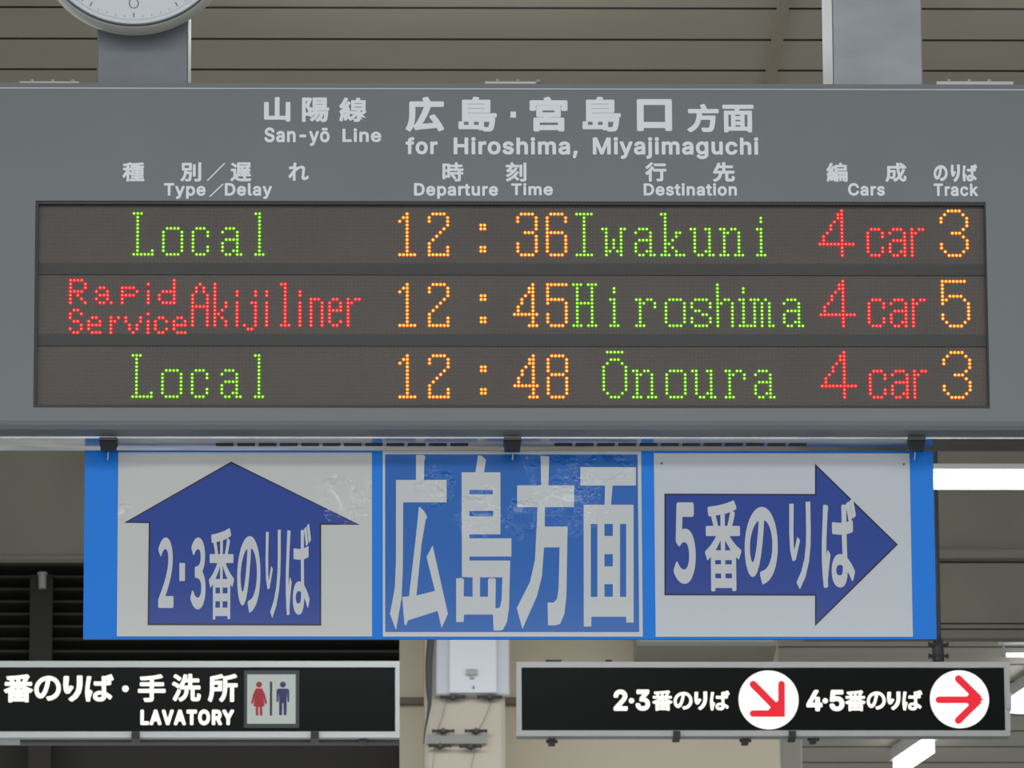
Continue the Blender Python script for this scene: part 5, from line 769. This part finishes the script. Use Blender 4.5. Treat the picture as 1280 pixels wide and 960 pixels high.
part('numerals', mb, 'clockink', t, face)
def hand(ang, L, w, y):
    a = math.radians(ang); d = Vector((math.sin(a), 0, math.cos(a))); n = Vector((math.cos(a), 0, -math.sin(a)))
    c = Vector((cx, 0, cz)); vs = []
    for yy in (y, y+0.001):
        for q in (c-d*L*0.15-n*w, c-d*L*0.15+n*w, c+d*L+n*w*.6, c+d*L-n*w*.6): vs.append(q+Vector((0, yy, 0)))
    return MB().add(vs, [(0,3,2,1),(4,5,6,7),(0,1,5,4),(1,2,6,5),(2,3,7,6),(3,0,4,7)])
part('hour_hand', hand(11, RK*0.5, 0.0035, YK-0.004), 'clockink', t)
part('minute_hand', hand(132, RK*0.75, 0.0025, YK-0.006), 'clockink', t)
part('hand_cap', MB().disc(cx, cz, 0.005, YK-0.007, YK-0.001, 20), 'clockink', t)

# ================================================================ poster banner below the board
YP = 11.085
root = thing('poster_banner', (X(637, YP), YP, Z(798, YP)), 'wide blue and white laminated direction banner hung on wires below the departure board', 'banner')
part('backing_board', MB().pbox(105, 563.3, 1168.5, 798.8, YP, 0.005), 'sideblue', root, label='bright blue backing board showing at both ends')
S1 = 0.0012
def sheet(px0, py0, px1, py1, m, label):
    return part('sheet', MB().pbox(px0, py0, px1, py1, YP-S1, S1), m, root, label=label)
def onsheet(name, mb, m, par, label=None): return part(name, mb, m, root, par, label=label)
Y1 = YP-S1
sl = sheet(147, 565.5, 465, 795.5, 'sheet', 'white sheet with an upward arrow')
def shrink(pts, d):                      # inset of a simple outline
    n = len(pts); out = []
    area = sum(pts[i][0]*pts[(i+1) % n][1]-pts[(i+1) % n][0]*pts[i][1] for i in range(n))
    sg = 1 if area > 0 else -1
    for i in range(n):
        p, q, r = Vector(pts[i-1]), Vector(pts[i]), Vector(pts[(i+1) % n])
        e1, e2 = (q-p).normalized(), (r-q).normalized()
        n1, n2 = Vector((-e1.y, e1.x))*sg, Vector((-e2.y, e2.x))*sg
        b = (n1+n2); b = b/max(0.2, (1+n1.dot(n2)))
        out.append((q.x+b.x*d, q.y+b.y*d))
    return out
def arrow(pts, par, lab):
    onsheet('arrow_outline', MB().ppoly(pts, Y1, 0.0003), 'outline', par)
    return onsheet('arrow', MB().ppoly(shrink(pts, 1.9), Y1, 0.0006), 'arrow', par, lab)
arrow([(289,577), (449.5,656), (401.5,656), (401.5,782), (184.5,781.5), (186,654), (155,653.5)], sl, 'blue arrow pointing up')
h = MB(); BP = 0.030
fx = lambda a: 180+a/5.333
fy = lambda a: 640+a/5.333
for k, (a, b, c, d), w in (('g2', (95,170,198,640), BP), ('g3', (310,170,411,650), BP), ('番', (433,107,600,717), .014), ('の', (621,160,776,672), .026),
                        ('り', (810,118,911,708), .002), ('ば', (945,78,1112,688), .018)):
    write(h, [k], (fx(a), fy(b), fx(c), fy(d)), Y1-0.0006, w, 0.0003)
h.pbox(fx(236), fy(340), fx(273), fy(460), Y1-0.0009, 0.0003)
onsheet('lettering', h, 'sheetprint', sl, 'white platform 2 and 3 lettering')
sc_ = sheet(478.5, 563.8, 802.5, 795.8, 'sheetprint', 'blue centre sheet with four tall white characters')
onsheet('blue_field', MB().pbox(481.5, 568, 798, 790, Y1-0.0003, 0.0003), 'bluesheet', sc_)
def q6(L): return [(470+a/4, 560+b/4) for a, b in L]
def q7(L): return [(640+a/4, 560+b/4) for a, b in L]
def rect(a, b, c, d): return [(a, b), (c, b), (c, d), (a, d)]
YQ = Y1-0.0003; TH = 0.0004
h = MB()
h.ppoly(q6([(200,35),(236,35),(247,44),(241,70),(240,160),(353,160),(353,272),(136,272),(134,600),(128,750),(100,910),(70,830),(94,700),(100,560),(100,160),(200,160)]), YQ, TH)
h.ppoly(q6([(215,292),(240,315),(256,345),(248,360),(228,480),(202,738),(295,715),(253,545),(283,487),(360,830),(328,900),(308,815),(160,862),(150,888),(142,880),(131,745),(165,742),(200,440)]), YQ, TH)
h.ppoly(q6([(510,37),(530,40),(550,60),(540,122),(622,122),(622,432),(467,432),(467,452),(677,452),(677,543),(467,543),(467,563),(671,563),(665,800),(655,870),(635,908),(620,913),(588,913),(585,833),(440,833),(438,870),(401,870),(401,652),(430,650),(440,658),(438,742),(483,744),(483,647),(430,645),(428,122),(497,122)]), YQ, TH,
       [q6(rect(467,210,585,232)), q6(rect(467,315,585,342)), q6([(520,647),(632,647),(628,760),(620,795),(610,803),(597,800),(599,656),(590,651),(565,651),(560,660),(560,744),(520,744)])])
h.ppoly(q7([(143,42),(186,42),(182,187),(310,187),(310,296),(164,296),(164,393),(278,393),(272,740),(262,830),(240,880),(215,887),(180,887),(178,773),(208,773),(225,755),(233,700),(238,497),(160,497),(150,640),(125,740),(52,905),(24,800),(90,670),(115,560),(128,296),(26,296),(26,187),(146,187)]), YQ, TH)
h.ppoly(q7([(342,96),(620,96),(620,188),(503,188),(495,284),(608,284),(608,873),(572,873),(570,844),(397,844),(396,893),(359,893),(358,284),(463,284),(465,188),(342,188)]), YQ, TH,
       [q7(rect(394,380,427,745)), q7(rect(462,380,504,440)), q7(rect(462,531,504,592)), q7(rect(462,681,504,744)), q7(rect(540,380,571,745))])
onsheet('lettering', h, 'sheetprint', sc_, 'four tall white characters reading for Hiroshima')
sr = sheet(818.5, 566.5, 1139, 796, 'sheet2', 'cool white sheet with an arrow pointing right')
arrow([(830.5,617), (1018.7,617.5), (1018.7,579.5), (1122.3,680.7), (1018.7,782.8), (1018.7,744.7), (830.5,744.2)], sr, 'blue arrow pointing right')
h = MB(); gx = lambda a: 820+a/4
gy = lambda a: 570+a/4
for k, (a, b, c, d), w in (('g5', (87,232,198,640), .035), ('番', (245,222,426,677), .022), ('の', (443,254,609,642), .032), ('り', (667,228,775,666), .008), ('ば', (828,213,1001,660), .026)):
    write(h, [k], (gx(a), gy(b), gx(c), gy(d)), Y1-0.0006, w, 0.0003)
onsheet('lettering', h, 'sheetprint', sr, 'white platform 5 lettering')
for px, py in ((827, 579.3), (1129.8, 580.5)):
    p_ = P(px, py, Y1); onsheet('pin', MB().disc(p_.x, p_.z, 0.0013, Y1-0.002, Y1, 12), 'pin', sr)
for px in (135.5, 640.5, 1145.5):
    mb = MB()
    pc = PZ(px, 549, zU)
    w = 0.0125
    mb.box(pc.x-w, pc.x+w, pc.y-0.012, pc.y+0.03, zU-0.004, zU)
    mb.xprism([(pc.y-0.006, zU-0.004), (pc.y+0.03, zU-0.004), (pc.y+0.028, zU-0.012), (pc.y+0.004, zU-0.014)], pc.x-w*.9, pc.x+w*.9)
    part('poster_clip', mb, 'clip', root)
for px in (135.5, 641.5, 1144):
    a = P(px-9, 557.5, YP-0.02); b = P(px-6, 560, YP-0.015); c = P(px-2, 562, YP-0.008); d = P(px, 564, YP-0.003); e = P(px-1, 575, YP-0.003)
    a2 = P(px+9, 558, YP-0.02); c2 = P(px+4, 561.5, YP-0.010)
    mb = MB().tube([a, b, c, d, e], 0.0011, 6).tube([a2, c2, d], 0.0009, 6)
    p_ = P(px, 562, YP); mb.disc(p_.x, p_.z, 0.003, YP-0.004, YP, 12)
    part('hanging_wire', mb, 'wire', root, label='pale twisted hanging wire')

# ================================================================ black lit direction signs
YS = 16.0
def sign(name, x0, y0, x1, y1, rail, side, m, loc_px, lab):
    t = thing(name, (X((x0+x1)/2, YS), YS+0.06, Z(y1, YS)), lab, 'sign')
    body = MB().pbox(x0, y0, x1, y1, YS, 0.12)
    part('case', MB().pbox(x0+1, y0+1, x1-1, y1-1, YS+0.012, 0.04), m, t)
    part('hanging_rail', MB().pbox(max(x0, -60)+4, y0+1.5, x1-4, y0+5, YS+0.05, 0.04), m, t)
    if x0 < 0: part('hanger', MB().tube([(X(-60, YS), YS+0.07, Z(830, YS, -60)), (X(-60, YS), YS+0.07, CEIL+0.02)], 0.0068, 12), 'rod', t)
    f = MB()
    f.pbox(x0, y0, x1, y0+rail, YS, 0.02); f.pbox(x0, y1-rail, x1, y1, YS, 0.02)
    f.pbox(x0, y0+rail, x0+side, y1-rail, YS, 0.02); f.pbox(x1-side, y0+rail, x1, y1-rail, YS, 0.02)
    part('frame', f, m, t)
    fc = part('face', MB().pbox(x0+side, y0+rail, x1-side, y1-rail, YS+0.006, 0.006), 'sface', t)
    return t, fc
YG = YS+0.006
# left: lavatory sign
t, fc = sign('lit_sign', -120, 826.3, 499.5, 922, 7.6, 5.5, 'sframe', 0, 'left black lit sign reading LAVATORY with a red and blue toilet pictogram')
h = MB()
for k, bx, w in (('番', (5,843,41,878), .035), ('の', (43,845,76,876), .032), ('り', (79,844.5,103,877), .032), ('ば', (106.5,843,142,877), .033),
              ('手', (172.5,843,207,877.5), .033), ('洗', (215,842.5,251,877), .032), ('所', (260,842.5,297,877.5), .032)):
    write(h, [k], bx, YG, w, 0.001)
p_ = P(156.8, 861, YG); h.disc(p_.x, p_.z, 0.0068, YG-0.001, YG, 20)
write(h, 'LAVATORY', (175.5,887,292.5,906.5), YG, .045, 0.001)
part('lettering', h, 'lit', t, fc, label='glowing white lettering ending in LAVATORY')
pl = part('pictogram_panel', MB().pbox(305, 838, 374, 910, YG-0.004, 0.004), 'picframe', t, label='square toilet pictogram with dark border')
part('panel_face', MB().pbox(309, 843, 369.5, 904.5, YG-0.0055, 0.0015), 'plate', t, pl)
YI = YG-0.0055
def person(cxp, col, skirt, lab):
    m = MB(); p_ = P(cxp, 855.8, YI); m.disc(p_.x, p_.z, 0.0062, YI-0.0008, YI, 20)
    if skirt:
        m.ppoly([(cxp-4,860.5),(cxp+4,860.5),(cxp+7.5,868),(cxp+10,879),(cxp+7.5,880.5),(cxp+5.5,872),(cxp+7,883),(cxp+4.2,883),(cxp+4.2,894.5),(cxp+.8,894.5),(cxp+.8,884),(cxp-.8,884),(cxp-.8,894.5),(cxp-4.2,894.5),(cxp-4.2,883),(cxp-7,883),(cxp-5.5,872),(cxp-7.5,880.5),(cxp-10,879),(cxp-7.5,868)], YI, 0.0008)
    else:
        m.ppoly([(cxp-6,860.8),(cxp+6,860.8),(cxp+8,863),(cxp+8,877.5),(cxp+5.7,877.5),(cxp+5,866),(cxp+4.6,894),(cxp+1,894),(cxp+.6,879),(cxp-.6,879),(cxp-1,894),(cxp-4.6,894),(cxp-5,866),(cxp-5.7,877.5),(cxp-8,877.5),(cxp-8,863)], YI, 0.0008)
    part('pictogram_figure', m, col, t, pl, label=lab)
person(323.8, 'picred', True, 'red figure in a dress'); person(353.6, 'picblue', False, 'blue standing figure')
part('divider', MB().pbox(337.3, 852, 340.2, 894.5, YI-0.0008, 0.0008), 'picblack', t, pl)
part('gutter', MB().pbox(25, 922, 499, 928, YS+0.03, 0.032), 'gutter', t)
part('gutter_cover', MB().pbox(-60, 922, 25, 927.3, YS+0.028, 0.032), 'sframe', t)
for px in (169.5, 393.5):
    part('clamp', MB().pbox(px-5.3, 914.5, px+5.3, 923.5, YS-0.008, 0.033), 'clip', t)
mb = MB().pbox(449, 923, 459, 928.5, YS+0.02, 0.02); p_ = P(454, 927, YS+0.02); mb.lathe(p_.x, p_.z, [(0.0095, YS+0.012), (0.0095, YS+0.02)], 8)
part('screw', mb, 'bolt', t)
# right: platform sign
t, fc = sign('lit_sign', 645.5, 827.3, 1262.5, 920, 7, 6.5, 'sframe2', 0, 'right black lit sign with two white circles holding red arrows')
h = MB()
for k, bx, w in (('2', (767,862,784.5,888.5), .033), ('3', (794.5,862,812.5,888.5), .033), ('番', (815.5,863,840.5,888.5), .03), ('の', (842,865,865.5,887), .032), ('り', (868,864.5,884,887.5), .032), ('ば', (887.5,863.5,912,888), .032),
              ('4', (1008,862.5,1028,889), .033), ('5', (1037,862.5,1055.5,889), .033), ('番', (1056.5,863,1082,889), .03), ('の', (1083.5,864.5,1107,887), .032), ('り', (1109,864.5,1125.5,887.5), .032), ('ば', (1128,863,1153,888), .032)):
    write(h, [k], bx, YG, w, 0.001)
for px, py in ((789.3, 876), (1031.5, 876)):
    p_ = P(px, py, YG); h.disc(p_.x, p_.z, 0.0056, YG-0.001, YG, 20)
part('lettering', h, 'lit', t, fc, label='glowing white platform lettering')
def stroke(m, a, b, w, Yq, th, cap_b=True):
    A, B_ = Vector(a), Vector(b); d = (B_-A).normalized(); n = Vector((-d.y, d.x)); r = w/2; pts = []
    for k in range(9):
        an = math.pi/2+math.pi*k/8
        q = A + d*(math.cos(an)*r) + n*(math.sin(an)*r); pts.append((q.x, q.y))
    if cap_b: pts += [tuple(B_-n*r), tuple(B_+n*r)]
    m.ppoly(pts, Yq, th)
for i, (px, py, r) in enumerate(((960.7, 875, 37), (1199.3, 874.2, 36.4))):
    p_ = P(px, py, YG)
    c = part('circle', MB().disc(p_.x, p_.z, r*YG/F_PX/1.0*1.04, YG-0.002, YG, 64), 'litdisc', t, fc)
    m = MB(); Yq = YG-0.002
    if i == 0:
        stroke(m, (941.5, 855.5), (975, 889.5), 9, Yq, 0.0008); stroke(m, (976.9, 855.3), (976.9, 896), 8.4, Yq, 0.0009); stroke(m, (941.3, 892), (981.1, 892), 8.2, Yq, 0.001)
        m.ppoly([(972.5, 876), (981.1, 896), (960, 888), (966, 881)], Yq, 0.0011)
        part('red_arrow', m, 'litred', t, c, label='red arrow pointing down to the right')
    else:
        stroke(m, (1173.6, 874.8), (1222, 874.8), 8.4, Yq, 0.0008); stroke(m, (1198, 848.5), (1224, 874), 9, Yq, 0.0009); stroke(m, (1198, 900.5), (1224, 875), 9, Yq, 0.001)
        m.ppoly([(1214, 863.5), (1229.3, 874.3), (1214, 885.5), (1206, 874.5)], Yq, 0.0011)
        part('red_arrow', m, 'litred', t, c, label='red arrow pointing right')
for px in (846, 990.5):
    part('clamp', MB().pbox(px-4.5, 913.5, px+4.5, 921.5, YS-0.006, 0.05), 'clip', t)
for px, py in ((690, 925.5), (1017, 923), (932, 924.5)):
    mb = MB(); p_ = P(px, py, YS+0.02)
    mb.tube([(p_.x-0.012, YS+0.03, p_.z), (p_.x+0.012, YS+0.03, p_.z)], 0.0035, 8); mb.box(p_.x-0.007, p_.x+0.007, YS+0.02, YS+0.06, p_.z-0.004, p_.z+0.008)
    part('screw', mb, 'bolt', t)
for px, w in ((692, 10), (761, 4)):
    part('top_fitting', MB().pbox(px-w, 824.6, px+w, 828, YS+0.03, 0.04), 'clip', t)
part('end_clamp', MB().pbox(1258, 866, 1264.5, 886, YS-0.004, 0.05), 'sframe2', t)
# hanger rod of the right sign
xa, xb = P(1172.5, 810, YS+0.07), P(1170.5, 590, YS+0.07)
zt_ = Z(827.3, YS+0.07, 1172)
t = thing('hanger_rod', (xa.x, YS+0.07, zt_), 'dark hanger rod with bolted bracket carrying the right lit sign', 'rod')
part('rod', MB().tube([(xa.x, YS+0.07, zt_), (xa.x, YS+0.07, CEIL+0.02)], 0.0068, 12), 'rod', t)
part('socket', MB().tube([(xa.x, YS+0.07, Z(827, YS+0.07, 1172)), (xa.x, YS+0.07, Z(806, YS+0.07, 1172)), (xa.x, YS+0.07, Z(797, YS+0.07, 1172))], [0.0125, 0.0125, 0.007], 14), 'rod', t)
for py in (807.3, 821.5):
    z = Z(py, YS+0.07, 1172)
    part('bracket_bolt', MB().tube([(xa.x-0.021, YS+0.06, z), (xa.x+0.021, YS+0.06, z)], 0.0032, 8).tube([(xa.x-0.021, YS+0.06, z), (xa.x-0.016, YS+0.06, z)], 0.0055, 6).tube([(xa.x+0.016, YS+0.06, z), (xa.x+0.021, YS+0.06, z)], 0.0055, 6), 'bolt', t)
# ================================================================ white box with wing bolts on the column
YX = YC-0.035
t = thing('switch_box', (X(587, YX), YC, Z(868, YX)), 'white metal switch box with a small latch on the cream column', 'box')
part('case', MB().bevelbox(X(543, YX), X(635.5, YX), YX+0.012, YC, Z(867.5, YX, 590), Z(770, YX, 590), 0.004), 'boxside', t)
d = part('door', MB().bevelbox(X(560.5, YX), X(619.5, YX), YX, YX+0.012, Z(866, YX, 590), Z(772, YX, 590), 0.002), 'box', t)
mb = MB().pbox(582.8, 836.2, 596.5, 843.5, YX-0.006, 0.006); mb.pbox(587, 843, 592.5, 848.5, YX-0.004, 0.004)
part('latch', mb, 'latch', t, d)
p_ = P(591.8, 860, YX); part('keyhole', MB().disc(p_.x, p_.z, 0.0028, YX-0.002, YX, 12).box(p_.x-.0012, p_.x+.0012, YX-.002, YX, p_.z, p_.z+.007), 'latch', t, d)
band = tag(place('band_plate', MB().pbox(533.5, 918, 608, 929.5, YC-0.012, 0.012), 'band'), 'grey band plate across the cream column below the switch box', 'plate')
spots = [(566, 871.3, 'below the left corner of the white switch box'), (612, 871.3, 'below the right corner of the white switch box'),
         (554, 913.7, 'above the left end of the grey band plate'), (595, 913.6, 'above the right end of the grey band plate'),
         (550, 932.3, 'under the left end of the grey band plate'), (588, 933, 'under the right end of the grey band plate')]
for px, py, lab in spots:
    y = YC-0.018; p_ = P(px, py, y); s = 0.0265 if py < 900 else 0.0235
    t = thing('wing_bolt', (p_.x, YC, p_.z), 'dark wing bolt '+lab, 'bolt', 'wing bolts on the cream column')
    part('stem', MB().tube([(p_.x, YC, p_.z), (p_.x, y-0.010, p_.z)], 0.0055, 8), 'bolt', t)
    part('bar', MB().tube([(p_.x-s, y, p_.z), (p_.x-s*.5, y, p_.z), (p_.x, y, p_.z-.002), (p_.x+s*.5, y, p_.z), (p_.x+s, y, p_.z)], [0.0022, 0.004, 0.0068, 0.004, 0.0022], 8), 'bolt', t)
    for q in (-s, s): part('end_nut', MB().tube([(p_.x+q-.003, y, p_.z), (p_.x+q+.003, y, p_.z)], 0.0042, 6), 'bolt', t)
for pts, lab in (([(558.5, 873), (553, 896), (546.5, 914), (544, 932), (541, 958), (539, 990)], 'thin wire sagging down the left half of the cream column'),
            ([(616, 873), (607, 896), (597.5, 914), (595, 933), (589, 958), (583, 990)], 'thin wire sagging down the right half of the cream column')):
    tag(place('wire', MB().tube([P(a, b, YC-0.006) for a, b in pts], 0.0009, 6), 'latch'), lab, 'wire')
mb = MB().tube([P(a, b, YC-0.03) for a, b in ((541, 780), (538.5, 800), (536.5, 822), (536, 845), (536.3, 862), (537, 880), (534.5, 896), (531.5, 912), (529.5, 930))], [0.009, 0.0085, 0.0085, 0.0085, 0.0075, 0.005, 0.003, 0.002, 0.0015], 10)
tag(place('cable', mb, 'cable'), 'dark cable bundle bending down beside the white switch box', 'cable')

# ================================================================ fluorescent lamps
def lamp(a, b, w, lab, body=0.03, up=Vector((0, 0, 1)), drop=0.02, tube='tube', rw=2.0, box=False):
    a, b = Vector(a), Vector(b); d = (b-a).normalized(); n = d.cross(up).normalized(); mid = (a+b)/2
    t = thing('ceiling_lamp', mid+up*(drop+body), lab, 'lamp', )
    m = MB()
    def slab(w0, w1, z0, z1, e):
        A, B_ = a-d*e, b+d*e
        vs = [A-n*w0+up*z0, B_-n*w0+up*z0, B_+n*w0+up*z0, A+n*w0+up*z0, A-n*w1+up*z1, B_-n*w1+up*z1, B_+n*w1+up*z1, A+n*w1+up*z1]
        m.add(vs, [(0,3,2,1),(4,5,6,7),(0,1,5,4),(1,2,6,5),(2,3,7,6),(3,0,4,7)])
    slab(w*rw, w*rw*0.7, drop, drop+body, 0.02)
    part('reflector', m, 'lampbody', t)
    if box:
        keep = m; m = MB(); slab(w, w*0.9, -w*0.6, drop, 0.0); part('diffuser', m, 'tube', t)
        return t
    part('tube', MB().tube([a, b], w, 12), tube, t)
    e = MB().tube([a-d*0.014, a], w*1.1, 10).tube([b, b+d*0.014], w*1.1, 10)
    for q in (a-d*0.007, b+d*0.007): e.tube([q, q+up*(drop+0.004)], w*0.5, 8)
    part('lamp_holder', e, 'lampbody', t)
    return t
yl = 15.5
la, lb = P(260, 601.5, yl), P(1530, 601.5, yl); lb.z = la.z = (la.z+lb.z)/2
t = lamp(la, lb, 0.0165, 'long bright horizontal tube lamp passing behind the right end of the banner', drop=0.022, body=0.012, rw=0.9)
for px in (420, 900):
    xq = X(px, yl); part('hanger', MB().tube([(xq, yl, la.z+0.034), (xq, yl, CEIL+0.02)], 0.006, 8), 'rod', t)
lamp(PZ(1124.5, 959, CEIL-0.06), PZ(1160, 935, CEIL-0.06), 0.0185, 'short slanting tube lamp under the right lit sign', drop=0.02, body=0.04, rw=1.15, box=True)
lamp(PZ(1273, 884, CEIL-0.06), PZ(1335, 843, CEIL-0.06), 0.027, 'slanting tube lamp cut by the photo edge, right of the right lit sign', drop=0.02, body=0.04, rw=1.15, box=True)
lamp(PZ(1258, 818.8, CEIL-0.10), PZ(1440, 818.5, CEIL-0.10), 0.0045, 'thin horizontal tube lamp above the right end of the right lit sign', drop=0.03, body=0.07)
# fittings on the slats above the board
lamp(PZ(300, -16, CEIL-0.06), PZ(850, -17, CEIL-0.06), 0.012, 'ceiling tube lamp at the top edge between the two steel posts', drop=0.015, body=0.045, tube='tube2')
lamp(PZ(1236, -12, CEIL-0.06), PZ(1560, -12, CEIL-0.06), 0.012, 'ceiling tube lamp at the top edge right of the right steel post', drop=0.015, body=0.045, tube='tube2')
